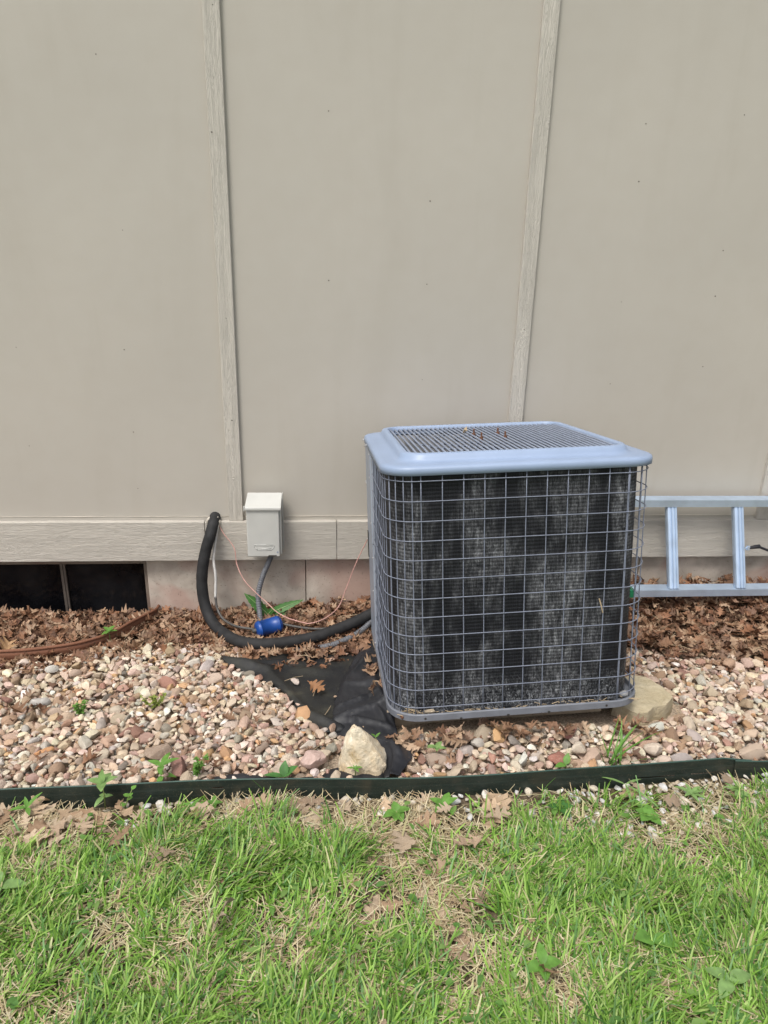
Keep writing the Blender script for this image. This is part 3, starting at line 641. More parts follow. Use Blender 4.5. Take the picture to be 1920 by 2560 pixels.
def flap_z(x, y, u, v):
    z = float(surf(x, y)) + 0.012 + 0.007 * math.sin(math.pi * u) + 0.006 * mnoise.noise((x * 7, y * 7, 8)) + 0.007 * abs(mnoise.noise((x * 19, y * 12, 1))) + 0.0018 * mnoise.noise((x * 55, y * 40, 1))
    z += ridge(x, y, 0.46, -0.935, 0.64, -0.865, 0.010, 0.018) + ridge(x, y, 0.605, -0.90, 0.63, -1.0, 0.009, 0.014) + ridge(x, y, 0.50, -0.70, 0.63, -0.74, 0.014, 0.010) + ridge(x, y, 0.60, -0.50, 0.53, -0.62, 0.012, 0.010) + ridge(x, y, 0.63, -1.08, 0.66, -1.2, 0.02, 0.014)
    z += ridge(x, y, 0.55, -0.5, 0.60, -0.58, 0.04, 0.012)
    if v < 0.75: z += 0.028 * max(0.0, u - 0.45) * (1 - v)
    z += ridge(x, y, 0.60, -0.70, 0.65, -0.95, 0.022, 0.022) + ridge(x, y, 0.47, -0.86, 0.60, -0.80, 0.009, 0.014) + ridge(x, y, 0.52, -0.95, 0.64, -1.02, 0.010, 0.014)
    if u < 0.12: z -= (0.12 - u) / 0.12 * 0.010
    if v > 0.62 and u < 0.4: z -= 0.01
    return z
fz = obj('folded_flap', patch([(0.585, -0.355), (0.545, -0.48), (0.49, -0.66), (0.462, -0.80), (0.452, -0.90), (0.458, -1.0), (0.52, -1.07), (0.585, -1.11), (0.60, -1.2), (0.60, -1.275)],
                              [(0.632, -0.335), (0.632, -0.50), (0.634, -0.66), (0.634, -0.80), (0.638, -0.87), (0.655, -0.96), (0.662, -1.05), (0.69, -1.13), (0.69, -1.19), (0.645, -1.275)], 40, 110, flap_z), MAT['flap'], fab, True)
for o_ in (sh, fz): o_.modifiers.new('thick', 'SOLIDIFY').thickness = 0.0012
def strip_z(x, y, u, v): return float(surf(x, y)) + 0.002 + 0.012 * math.sin(math.pi * u) * (0.5 + mnoise.noise((x * 11, y * 11, 2))) + 0.006 * mnoise.noise((x * 30, y * 20, 5))
fs = obj('fabric_strip', patch([(0.10, -1.270), (0.25, -1.275), (0.40, -1.28), (0.60, -1.285)], [(0.105, -1.24), (0.17, -1.222), (0.29, -1.248), (0.40, -1.25), (0.44, -1.22), (0.5, -1.195), (0.6, -1.2)], 8, 40, strip_z), MAT['flap'], None, True)
fs.modifiers.new('thick', 'SOLIDIFY').thickness = 0.0012
tag(fs, 'narrow crumpled strip of black fabric poking up behind the green edging', 'fabric')

# ------------------------------------------------------------------ edging
def edging(name, pts, ztop, label, slots=(), tip=False):
    P = cr([(x, y, 0) for x, y in pts], 14); t = thing(name, (pts[len(pts) // 2][0], pts[len(pts) // 2][1], 0.08), label, 'edging', 'lawn edging strips')
    V = []; F = []; zs = [ztop, ztop - 0.022, ztop - 0.027, ztop - 0.044, ztop - 0.049, ztop - 0.105]
    for i, p in enumerate(P):
        wv = 0.0025 * mnoise.noise((p.x * 2.2, 4, 0))
        for k, z in enumerate(zs):
            zz = z + wv
            if tip and i > len(P) - 9 and k < 3: zz -= 0.018 * (i - len(P) + 9) / 8 * (1 - k / 3)
            V.append((p.x, p.y - 0.004 * k / 5, zz))
    for i in range(len(P) - 1):
        for k in range(5):
            xm = (P[i].x + P[i + 1].x) / 2
            if any(a < xm < b and k == kk for a, b, kk in slots): continue
            F.append((i * 6 + k, (i + 1) * 6 + k, (i + 1) * 6 + k + 1, i * 6 + k + 1))
    o = obj('strip', (V, F), MAT['edging'], t); o.modifiers.new('thick', 'SOLIDIFY').thickness = 0.003
    lip = [(p.x, p.y, V[i * 6][2] + 0.0005) for i, p in enumerate(P)]
    obj('top_lip', tube(lip, 0.0024, 6), MAT['edge_lip'], t, True)
    return t
edging('lawn_edging', EDGE_PTS, 0.133, 'long dark green metal lawn edging strip in front of the gravel', slots=((1.36, 1.50, 3), (1.55, 1.64, 3), (0.10, 0.13, 1), (0.145, 0.175, 3)), tip=True)
edging('lawn_edging', [(1.69, -1.266), (1.78, -1.272), (1.95, -1.274), (2.2, -1.273), (2.6, -1.26), (3.1, -1.25)], 0.124, 'short end of green lawn edging overlapped by the longer strip at far right')

# ------------------------------------------------------------------ rocks as things
def ico(sub):
    bm = bmesh.new(); bmesh.ops.create_icosphere(bm, subdivisions=sub, radius=1.0); bm.verts.index_update()
    V = np.array([v.co[:] for v in bm.verts]); F = np.array([[v.index for v in f.verts] for f in bm.faces]); bm.free(); return V, F
ICO = {s: ico(s) for s in (2, 3, 4, 5)}
def chip(V, n, lo, hi, r):
    V = V.copy()
    for _ in range(n):
        d = r.normal(size=3); d /= np.linalg.norm(d); h = r.uniform(lo, hi); q = V @ d; over = q > h
        V[over] -= np.outer((q[over] - h) * 0.94, d)
    return V
def lumpy(V, amp, freq, seed):
    N = V / (np.linalg.norm(V, axis=1, keepdims=True) + 1e-9)
    d = np.array([mnoise.fractal(Vector(v) * freq + Vector((seed, 0, 0)), 0.6, 2.1, 5) for v in V]); return V + N * (d * amp)[:, None]
# upright triangular rock: hull of a few corner points, subdivided and weathered
def rock_mesh():
    P = [(-0.080, -0.035, 0), (-0.03, -0.062, 0), (0.045, -0.066, 0), (0.078, -0.045, 0), (0.082, 0.03, 0), (0.0, 0.06, 0), (-0.07, 0.04, 0),
         (-0.078, -0.030, 0.03), (0.074, -0.046, 0.035), (0.078, 0.02, 0.045), (-0.058, -0.028, 0.088), (-0.02, -0.050, 0.075), (0.034, -0.042, 0.070), (0.036, 0.01, 0.080),
         (-0.042, -0.012, 0.128), (-0.026, -0.020, 0.142), (-0.004, -0.014, 0.140), (0.006, -0.014, 0.114), (-0.03, 0.014, 0.136), (-0.008, 0.02, 0.118), (-0.05, 0.02, 0.10)]
    bm = bmesh.new()
    for p in P: bm.verts.new(p)
    bmesh.ops.convex_hull(bm, input=bm.verts[:])
    for _ in range(2):
        bmesh.ops.triangulate(bm, faces=bm.faces[:]); bmesh.ops.subdivide_edges(bm, edges=bm.edges[:], cuts=2, use_grid_fill=True)
        bmesh.ops.smooth_vert(bm, verts=bm.verts[:], factor=0.13, use_axis_x=True, use_axis_y=True, use_axis_z=True)
    bmesh.ops.triangulate(bm, faces=bm.faces[:]); bm.normal_update(); nn = {v: v.normal.copy() for v in bm.verts}
    for v in bm.verts: v.co += nn[v] * (0.0055 * mnoise.fractal(v.co * 26, 0.7, 2.1, 4) + 0.0018 * mnoise.noise(v.co * 140))
    bm.verts.index_update(); V = np.array([v.co[:] for v in bm.verts]); F = np.array([[v.index for v in f.verts] for f in bm.faces]); bm.free(); return V, F
V, F = rock_mesh(); V[:, 2] -= V[:, 2].min()
me = npmesh('limestone_rock', V, F); ro = link('limestone_rock', me, MAT['lime'], None, True); me.set_sharp_from_angle(angle=rad(38)); ro.scale = (0.94, 0.94, 1.14); ro.location = (0.538, -1.195, 0.084); ro.rotation_euler = (rad(4), rad(0), rad(4))
tag(ro, 'large cream limestone rock standing pointed end up on the black fabric', 'rock')
def slab_mesh():
    poly = [(1.553 + (x_ - 1.56) * 0.74, -0.885 + (y_ + 0.89) * 0.80) for x_, y_ in ((1.46, -0.80), (1.585, -0.735), (1.66, -0.775), (1.69, -0.86), (1.705, -0.925), (1.64, -0.985), (1.575, -1.0), (1.525, -1.04), (1.47, -1.045), (1.40, -0.95))]
    c = Vector((1.55, -0.9, 0)); bm = bmesh.new(); lo = []; hi = []
    for x, y in poly:
        z = 0.118 + 0.012 * mnoise.noise((x * 9, y * 9, 1)); lo.append(bm.verts.new((c.x + (x - c.x) * 1.06, c.y + (y - c.y) * 1.06, 0.03))); hi.append(bm.verts.new((x, y, z)))
    n = len(poly)
    for i in range(n): bm.faces.new((lo[i], lo[(i + 1) % n], hi[(i + 1) % n], hi[i]))
    bm.faces.new(hi); bm.faces.new(lo[::-1])
    bmesh.ops.triangulate(bm, faces=bm.faces[:]); bmesh.ops.subdivide_edges(bm, edges=bm.edges[:], cuts=3, use_grid_fill=True); bmesh.ops.smooth_vert(bm, verts=bm.verts[:], factor=0.15, use_axis_x=True, use_axis_y=True, use_axis_z=True)
    for v in bm.verts: v.co += Vector((0, 0, 0.007)) * mnoise.fractal(v.co * 16, 0.7, 2.0, 4) + v.normal * 0.004 * mnoise.noise(v.co * 40)
    bmesh.ops.triangulate(bm, faces=bm.faces[:]); me = bpy.data.meshes.new('flat_rock'); bm.to_mesh(me); bm.free(); return me
fr = link('flat_rock', slab_mesh(), MAT['slab'], None, True); fr.data.set_sharp_from_angle(angle=rad(35)); tag(fr, 'flat tan limestone slab wedged beneath the front right corner of the air conditioner', 'rock')

# ------------------------------------------------------------------ gravel
def stone_variant(seed, sub=2):
    r = np.random.default_rng(seed); V, F = ICO[sub]; V = chip(V, r.integers(7, 15), 0.42, 0.82, r); V = lumpy(V, 0.09, 1.6, seed * 3.1)
    V = V * np.array([1.0, r.uniform(0.58, 0.92), r.uniform(0.36, 0.68)]); V /= np.abs(V[:, 0]).max(); return V
SV = [stone_variant(100 + i) for i in range(24)]; SF = ICO[2][1]
PAL = np.array([(0.66, 0.575, 0.46), (0.55, 0.44, 0.32), (0.50, 0.375, 0.29), (0.37, 0.25, 0.16), (0.46, 0.43, 0.385), (0.74, 0.70, 0.63), (0.31, 0.15, 0.11), (0.52, 0.30, 0.14), (0.23, 0.205, 0.18), (0.58, 0.455, 0.37), (0.68, 0.58, 0.43), (0.43, 0.28, 0.22)])
PAL = PAL * 0.86 + np.array([0.58, 0.485, 0.39]) * 0.15
PW = np.array([13, 16, 14, 13, 8, 6, 5, 3.5, 4, 12, 7, 9], float); PW /= PW.sum()
CAMP = np.array([0.44, -2.985, 1.561]); CR = np.array(cam.matrix_world.to_3x3())
def in_view(x, y, z, m=0.02):
    d = (np.array([x, y, z]) - CAMP) @ CR; s = 1775 / 2560
    u = d[0] / -d[2] * s * 2560 / 1920 + 0.5; v = d[1] / -d[2] * s + 0.5
    return -m < u < 1 + m and -m < v < 1 + m
def inpoly(x, y, P):
    c = False; j = len(P) - 1
    for i in range(len(P)):
        if (P[i][1] > y) != (P[j][1] > y) and x < (P[j][0] - P[i][0]) * (y - P[i][1]) / (P[j][1] - P[i][1]) + P[i][0]: c = not c
        j = i
    return c
FABP = [(0.0, -0.44), (0.07, -0.53), (0.17, -0.61), (0.26, -0.72), (0.33, -0.87), (0.40, -0.98), (0.455, -1.0), (0.52, -1.08), (0.60, -1.13), (0.60, -1.29), (0.64, -1.28), (0.685, -1.19), (0.68, -1.12), (0.66, -0.96), (0.64, -0.85), (0.63, -0.3), (0.3, -0.36), (0.1, -0.4)]
ROCKP = [(0.435, -1.12), (0.45, -1.24), (0.54, -1.27), (0.64, -1.26), (0.65, -1.15), (0.56, -1.11)]
SLABP = [(1.46, -0.80), (1.59, -0.735), (1.67, -0.77), (1.715, -0.92), (1.64, -0.995), (1.53, -1.045), (1.44, -1.04)]
X0, Y0, RES = -1.35, -1.34, 0.004; NX, NY = int(4.2 / RES), int(1.30 / RES)
gx = X0 + (np.arange(NX) + 0.5) * RES; gy = Y0 + (np.arange(NY) + 0.5) * RES
GX, GY = np.meshgrid(gx, gy, indexing='ij'); BASE = surf(GX, GY) - 0.026; H = BASE.copy()
def add_height(x, y, r_, z):
    i0, i1, j0, j1 = [int(v) for v in ((x - r_ - X0) / RES, (x + r_ - X0) / RES + 1, (y - r_ - Y0) / RES, (y + r_ - Y0) / RES + 1)]
    i0, j0 = max(i0, 0), max(j0, 0)
    sl = (slice(i0, i1), slice(j0, j1)); d2 = ((GX[sl] - x) ** 2 + (GY[sl] - y) ** 2) / (r_ * r_)
    return sl, d2
stones = []
def try_stone(x, y, a):
    sl, d2 = add_height(x, y, a * 0.85, 0); m_ = d2 < 1
    if not m_.any(): return None
    h = H[sl][m_]; return sl, m_, d2, 0.45 * h.mean() + 0.55 * h.max()
NS = 15500
for it in range(NS):
    a = float(np.clip(rng.lognormal(math.log(0.0128), 0.36), 0.007, 0.030)) if it > 520 else float(rng.uniform(0.019, 0.032))
    best = None
    for c in range(3):
        x = rng.uniform(-1.1, 2.5); ey = float(edge_y(x)); y = rng.uniform(ey + 0.012 + a * 0.8, -0.22)
        t = float(pile(np.array(x), np.array(y))[1])
        if t < 0.80: continue
        if inpoly(x, y, FABP):
            if rng.random() > 0.003: continue
        if inpoly(x, y, ROCKP) or inpoly(x, y, SLABP): continue
        if 0.64 < x < 1.52 and y > -1.062: continue
        if math.hypot((x + 0.86) / 0.55, (y + 0.02) / 0.46) < 1: continue
        q = try_stone(x, y, a)
        if q is None: continue
        lvl = q[3] - float(surf(np.array(x), np.array(y)))
        if best is None or lvl < best[0]: best = (lvl, x, y, q)
    if best is None or best[0] > 0.004: continue
    lvl, x, y, (sl, m_, d2, hb) = best; vi = int(rng.integers(len(SV))); cz = a * float(np.abs(SV[vi][:, 2]).max())
    if inpoly(x, y, FABP): hb = float(surf(np.array(x), np.array(y))) + 0.004
    z = hb + cz * 0.62; top = z + cz * 0.85 * np.sqrt(np.clip(1 - d2[m_], 0, 1)); h = H[sl]; h[m_] = np.maximum(h[m_], top); H[sl] = h
    ci = int(rng.choice(len(PAL), p=PW)); col = PAL[ci] * rng.uniform(0.82, 1.15) * rng.uniform(0.95, 1.05, 3)
    stones.append([x, y, z, a, vi, rng.normal(0, 0.28), rng.normal(0, 0.28), rng.uniform(0, 6.283), np.clip(col, 0, 0.85)])
def rotm(a, b, c):
    return np.array(Matrix.Rotation(c, 3, 'Z') @ Matrix.Rotation(b, 3, 'Y') @ Matrix.Rotation(a, 3, 'X'))
def stuff_mesh(items, variants, F, name):
    Vs, Fs, Cs = [], [], []; b = 0
    for x, y, z, a, vi, rx, ry, rz, col in items:
        v = variants[vi] * a @ rotm(rx, ry, rz).T + np.array([x, y, z]); Vs.append(v); Fs.append(F + b); b += len(v); Cs.append(np.tile(col, (len(v), 1)))
    return npmesh(name, np.concatenate(Vs), np.concatenate(Fs), np.concatenate(Cs))
# stones that stand out are things of their own
special = [
 ('stone', -0.441, -1.094, 0.030, (0.56, 0.30, 0.145), 'big smooth orange stone among the gravel near the left end of the edging'),
 ('stone', -0.568, -0.786, 0.034, (0.45, 0.43, 0.40), 'rounded pale grey boulder largest on the upper left gravel'),
 ('stone', -0.088, -1.127, 0.042, (0.30, 0.225, 0.17), 'big blocky brown stone standing proud in the left gravel'),
 ('stone', 0.395, -1.190, 0.043, (0.50, 0.365, 0.32), 'long pinkish stone lying left of the large cream rock'),
 ('stone', 0.315, -0.675, 0.021, (0.62, 0.53, 0.47), 'pale pink stone alone near the left edge of the black fabric'),
 ('stone', 1.142, -1.225, 0.034, (0.30, 0.135, 0.10), 'flat dark red stone by the edging in front of the air conditioner'),
 ('stone', 1.218, -1.105, 0.027, (0.34, 0.155, 0.13), 'round brick red stone below the base pan of the air conditioner'),
 ('stone', 1.225, -1.185, 0.031, (0.60, 0.52, 0.42), 'large smooth cream oval stone right of the flat dark red one'),
 ('stone', 1.466, -1.196, 0.036, (0.58, 0.49, 0.40), 'broad cream stone beside the clump of tall grass at right'),
 ('stone', 0.37, -1.10, 0.033, (0.62, 0.55, 0.47), 'lumpy pale stone touching the upper left side of the cream rock'),
]
for nme, x, y, a, c, lab in special:
    q = try_stone(x, y, a); hb = q[3] if q else float(surf(np.array(x), np.array(y)))
    hb = min(hb, float(surf(np.array(x), np.array(y))) + 0.006)
    if 'black fabric' in lab: hb = low_z(x, y, 0, 0) + 0.010
    v = stone_variant(int(abs(x * 977 + y * 431)) + 5, 3); me = npmesh('stone', v * a, ICO[3][1]); o = link('stone', me, MAT['stone_o'], None, True); me.set_sharp_from_angle(angle=rad(28))
    o.location = (x, y, hb + a * float(np.abs(v[:, 2]).max()) * 0.7); o.rotation_euler = (rng.normal(0, 0.15), rng.normal(0, 0.15), rng.uniform(-0.6, 0.6)); o.color = (*c, 1)
    tag(o, lab, 'stone', 'distinct stones in the gravel')
# keep scattered stones out of them
stones = [s for s in stones if all(math.hypot(s[0] - q[1], s[1] - q[2]) > q[3] * 0.75 for q in special)]
def shown(s):
    if not in_view(s[0], s[1], s[2], -0.005): return 0
    if 0.62 < s[0] < 1.6 and s[1] > -1.0: return 0
    return s[3] / np.linalg.norm(np.array(s[:3]) - CAMP) * (1 if s[2] > float(surf(np.array(s[0]), np.array(s[1]))) - 0.012 else 0.4)
order = sorted(range(len(stones)), key=lambda i: -shown(stones[i])); big = set(order[:300])
svm = []
for v in SV:
    me = npmesh('stone', v, SF); me.materials.append(MAT['stone_o']); me.shade_smooth(); me.set_sharp_from_angle(angle=rad(34)); svm.append(me)
for i in order[:300]:
    x, y, z, a, vi, rx, ry, rz, col = stones[i]
    o = bpy.data.objects.new('stone', svm[vi]); COL.objects.link(o); o.parent = bed; o.location = (x, y, z); o.scale = (a, a, a)
    o.rotation_euler = (rx, ry, rz); o.color = (*col, 1)
lg = link('loose_gravel', stuff_mesh([s for i, s in enumerate(stones) if i not in big], SV, SF, 'loose_gravel'), MAT['stone_a'], bed, True); lg.data.set_sharp_from_angle(angle=rad(34)); tag(lg, kind='stuff')
# whitish pebbles on the bare soil outside the edging
peb = []
for it in range(950):
    x = float(np.clip(rng.normal(1.5, 0.36), 0.7, 2.5)) if it < 860 else rng.uniform(-0.2, 0.7)
    y = float(edge_y(x)) - 0.018 - (rng.random() ** 1.4) * 0.21 * (1.0 if x > 0.95 else 0.5); a = float(np.clip(rng.lognormal(math.log(0.0115), 0.35), 0.005, 0.022))
    if any(math.hypot(p[0] - x, p[1] - y) < (p[3] + a) * 0.75 for p in peb): continue
    c = np.array([(0.66, 0.63, 0.57), (0.60, 0.54, 0.44), (0.52, 0.44, 0.33), (0.58, 0.58, 0.57)][int(rng.integers(4))]) * rng.uniform(0.85, 1.1)
    peb.append([x, y, float(lawn(np.array(x), np.array(y))) + a * 0.55, a, int(rng.integers(len(SV))), rng.normal(0, 0.2), rng.normal(0, 0.2), rng.uniform(0, 6.28), c])
pb = link('pebbles', stuff_mesh(peb, SV, SF, 'pebbles'), MAT['stone_a'], None, True); tag(pb, kind='stuff')

# ------------------------------------------------------------------ oak leaves
def leaf_variant(seed, flat=False):
    r = np.random.default_rng(seed); wide = r.uniform(0.7, 1.25)
    st_ = [(0.0, 0.012, 0), (0.12, 0.015, 0), (0.18, 0.10, 0.02), (0.23, 0.06, 0), (0.31, 0.22, 0.05), (0.37, 0.26, 0.07), (0.43, 0.075, 0), (0.52, 0.30, 0.06), (0.59, 0.35, 0.08), (0.65, 0.08, 0), (0.75, 0.20, 0.05), (0.81, 0.24, 0.07), (0.87, 0.08, 0), (0.95, 0.06, 0.01), (1.0, 0.012, 0)]
    if r.random() < 0.35: k0 = int(r.integers(0, 6)); st_ = [q if k0 <= i <= k0 + 8 else (q[0], 0.004, 0) for i, q in enumerate(st_)]; lo_, hi_ = st_[k0][0], st_[k0 + 8][0]; st_ = [(min(max(t, lo_), hi_), w_, f_) for t, w_, f_ in st_]
    st_ = [(t, w_ * wide, f_) for t, w_, f_ in st_]
    bend = r.uniform(-1.5, 1.8); fold = r.uniform(0.1, 1.1) * r.choice([1, 1, -1]); tw = r.uniform(-0.9, 0.9); V = []
    if flat: bend *= 0.35; fold *= -0.3; tw *= 0.3
    for t, wd, fw in st_:
        wl = wd * r.uniform(0.75, 1.25); wr = wd * r.uniform(0.75, 1.25); side = r.uniform(-0.01, 0.01)
        for s, w_ in ((-1, wl), (0, 0), (1, wr)):
            tt = t + (fw if s else 0); x = tt - 0.5; y = s * w_ + side
            z = abs(y) * fold + r.normal(0, 0.012) + (r.uniform(-0.12, 0.12) if s and wd > 0.2 else 0)
            th = tw * x; y, z = y * math.cos(th) - z * math.sin(th), y * math.sin(th) + z * math.cos(th)
            if abs(bend) > 0.05: ph = x * bend; R = 1 / bend; x, z = (R - z) * math.sin(ph), R - (R - z) * math.cos(ph)
            V.append((x, y, z))
    F = []
    for i in range(len(st_) - 1):
        b = i * 3; F += [(b, b + 1, b + 4, b + 3), (b + 1, b + 2, b + 5, b + 4)]
    return np.array(V), np.array(F)
NCURL = 20; LVs = [leaf_variant(40 + i) for i in range(NCURL)] + [leaf_variant(90 + i, True) for i in range(8)]; LV = [v for v, f in LVs]; LF = LVs[0][1]
LPAL = np.array([(0.285, 0.16, 0.095), (0.19, 0.095, 0.055), (0.36, 0.235, 0.15), (0.125, 0.062, 0.040), (0.42, 0.295, 0.20), (0.27, 0.135, 0.075), (0.235, 0.145, 0.10)])
leaves = []
def add_leaf(x, y, z, a, tilt=0.4, pale=0.0, flat=False):
    c = LPAL[int(rng.integers(len(LPAL)))] * rng.uniform(0.8, 1.2); c = c * (1 - pale) + np.array([(0.53, 0.40, 0.27), (0.38, 0.26, 0.165), (0.58, 0.47, 0.34), (0.45, 0.35, 0.25)][int(rng.integers(4))]) * pale * rng.uniform(0.7, 1.15)
    leaves.append([x, y, z, a, int(rng.integers(NCURL, len(LV))) if flat else int(rng.integers(NCURL)), rng.normal(0, tilt), rng.normal(0, tilt), rng.uniform(0, 6.283), c])
n = 0
while n < 6800:
    x = rng.uniform(-1.5, 3.2); y = -abs(rng.uniform(0, 0.68)) + 0.02
    th, t = pile(np.array(x), np.array(y)); th = float(th); t = float(t)
    if t > 1.10 or (t > 0.9 and rng.random() > 0.35): continue
    if 0.70 < x < 1.5 and y < -0.12: continue
    if math.hypot((x + 0.86) / 0.52, (y + 0.02) / 0.42) < 1.0 and y < 0: th += 0.005
    z = float(surf(np.array(x), np.array(y))) - 0.006 + th * rng.uniform(0.25, 1.0) ** 0.5 + 0.012 * rng.random()
    add_leaf(x, y, z, float(rng.uniform(0.03, 0.080)), 0.40, 0.12 * rng.random(), rng.random() < 0.3); n += 1
for _ in range(120):   # blown under and against the unit, on its pad
    s_ = rng.random()
    if s_ < 0.45: p = UP(rng.uniform(-0.13, 0.78), -0.02 - rng.random() * 0.07, -0.82)
    elif s_ < 0.6: p = UP(-0.135 - rng.random() * 0.02, rng.uniform(0, 0.8), -0.81)
    else: p = UP(0.8 + rng.random() * 0.06, rng.uniform(0.2, 0.9), -0.84)
    z = float(surf(np.array(p.x), np.array(p.y)))
    add_leaf(p.x, p.y, max(z + 0.004, min(p.z, z + 0.03)) + 0.008 * rng.random(), float(rng.uniform(0.045, 0.085)), 0.35, 0.2)
for _ in range(120):    # strays on the gravel
    x = rng.uniform(-1.1, 2.4); y = rng.uniform(-1.25, -0.45)
    if 0.6 < x < 1.55 and y > -1.0 or inpoly(x, y, ROCKP): continue
    if inpoly(x, y, FABP) and rng.random() > 0.15: continue
    add_leaf(x, y, float(surf(np.array(x), np.array(y))) + 0.014, float(rng.uniform(0.03, 0.075)), 0.3, 0.15)
for _ in range(900):   # crumbs of leaf between the stones
    x = rng.uniform(-1.0, 2.3); y = rng.uniform(-1.27, -0.3)
    if 0.62 < x < 1.5 and y > -1.06 or inpoly(x, y, ROCKP) or (inpoly(x, y, FABP) and rng.random() > 0.25): continue
    i_, j_ = int((x - X0) / RES), int((y - Y0) / RES)
    add_leaf(x, y, float(max(H[i_, j_], surf(np.array(x), np.array(y)) - 0.01)) + 0.001, float(rng.uniform(0.010, 0.030)), 0.5)
for _ in range(85):   # band on the lawn side of the edging
    x = float(rng.choice([rng.uniform(-0.9, 1.0), rng.uniform(-0.9, 0.1), rng.uniform(-0.9, 0.8), rng.uniform(-1, 2.4)])); y = float(edge_y(x)) - 0.045 - abs(rng.normal(0, 0.07))
    add_leaf(x, y, float(lawn(np.array(x), np.array(y))) + 0.016 + 0.016 * rng.random(), float(rng.uniform(0.05, 0.10)), 0.13, 0.85, True)
for _ in range(110):   # bits lying in the grass
    x = rng.uniform(-0.8, 1.9); y = rng.uniform(-2.0, -1.42)
    if rng.random() < 0.45: x = rng.normal(0.68, 0.14); y = rng.uniform(-1.85, -1.45)
    add_leaf(x, y, float(lawn(np.array(x), np.array(y))) + 0.010, float(rng.uniform(0.035, 0.08)), 0.2, 0.6, True)
def lshown(s):
    if not in_view(s[0], s[1], s[2], -0.005): return 0
    if 0.62 < s[0] < 1.58 and s[1] > -0.98: return 0
    th, t = pile(np.array(s[0]), np.array(s[1])); topz = float(surf(np.array(s[0]), np.array(s[1]))) + float(th)
    k = 1.0 if (s[1] < -1.3 or s[2] > topz - 0.012) else 0.3
    return s[3] * k / np.linalg.norm(np.array(s[:3]) - CAMP)
lo = sorted(range(len(leaves)), key=lambda i: -lshown(leaves[i])); lbig = set(lo[:300])
litter = link('leaf_litter', stuff_mesh([s for i, s in enumerate(leaves) if i not in lbig], LV, LF, 'leaf_litter'), MAT['leaf_a'], None, True)
tag(litter, kind='stuff')
lvm = []
for v in LV:
    me = npmesh('oak_leaf', v, LF); me.materials.append(MAT['leaf_o']); me.shade_smooth(); lvm.append(me)
def place_leaf(s, parent=None):
    x, y, z, a, vi, rx, ry, rz, col = s
    o = bpy.data.objects.new('oak_leaf', lvm[vi]); COL.objects.link(o); o.location = (x, y, z); o.scale = (a, a, a); o.rotation_euler = (rx, ry, rz); o.color = (*col, 1)
    if parent: o.parent = parent
    return o
for i in lo[:300]: place_leaf(leaves[i], litter)
tw = []
for _ in range(150):
    x = rng.uniform(-1.1, 2.4); y = rng.uniform(-1.2, -0.05)
    if 0.62 < x < 1.55 and y > -1.06 or inpoly(x, y, ROCKP): continue
    th, t = pile(np.array(x), np.array(y)); z = float(surf(np.array(x), np.array(y))) + float(th) + 0.008; a = rng.uniform(0, 6.28); l_ = rng.uniform(0.03, 0.09)
    p = Vector((x, y, z)); d = Vector((math.cos(a), math.sin(a), rng.normal(0, 0.15))) * l_
    tw.append(tube([p, p + d * 0.5 + Vector((0.004, 0.003, 0.003)), p + d], 0.0011, 4))
tag(obj('twigs', join(*tw), MAT['debris'], None), kind='stuff')
# mould below the litter so that no bare bed shows through
gxs = np.linspace(-1.7, 3.3, 150); gys = np.linspace(-0.70, 0.033, 34)
def mould_z(x, y):
    th, t = pile(x, y); return surf(x, y) - 0.034 + np.where(t < 1, np.clip(th * 0.62 + 0.012, 0, None), 0) + 0.004 * np.sin(41 * x) * np.cos(53 * y)
mo = link('leaf_mould', npmesh('leaf_mould', *grid(gxs, gys, mould_z)), MAT['litter_base'], None, True); tag(mo, kind='stuff')
for x, y, z, a, c, lab, tl in (
    (0.391, -0.745, 0.085, 0.075, (0.33, 0.17, 0.085), 'single curled brown oak leaf lying on the black fabric', 0.3),
    (0.196, -1.745, 0.155, 0.110, (0.40, 0.32, 0.24), 'dry oak leaf standing on end in the lawn, lower left of centre', 1.15),
    (0.805, -1.545, 0.118, 0.125, (0.46, 0.34, 0.24), 'pale tan oak leaf flat on the straw at the top of the lawn', 0.15),
    (-0.846, -0.40, 0.062, 0.10, (0.44, 0.28, 0.15), 'light brown oak leaf over the left end of the rusty window well rim', 0.6),
    (-0.603, -0.886, 0.100, 0.105, (0.24, 0.14, 0.085), 'dark brown oak leaf on the gravel at the far left', 0.4),
    (1.005, -1.105, 0.135, 0.085, (0.46, 0.33, 0.21), 'tan oak leaf propped against the front of the base pan', 0.7),
    (0.905, -1.925, 0.142, 0.062, (0.36, 0.24, 0.15), 'small brown oak leaf in the bare patch near the lower right lawn', 0.6)):
    o = place_leaf([x, y, z, a, int(rng.integers(len(LV))), tl, rng.normal(0, 0.2), rng.uniform(0, 6.28), np.array(c)]); tag(o, lab, 'leaf', 'distinct dead oak leaves')

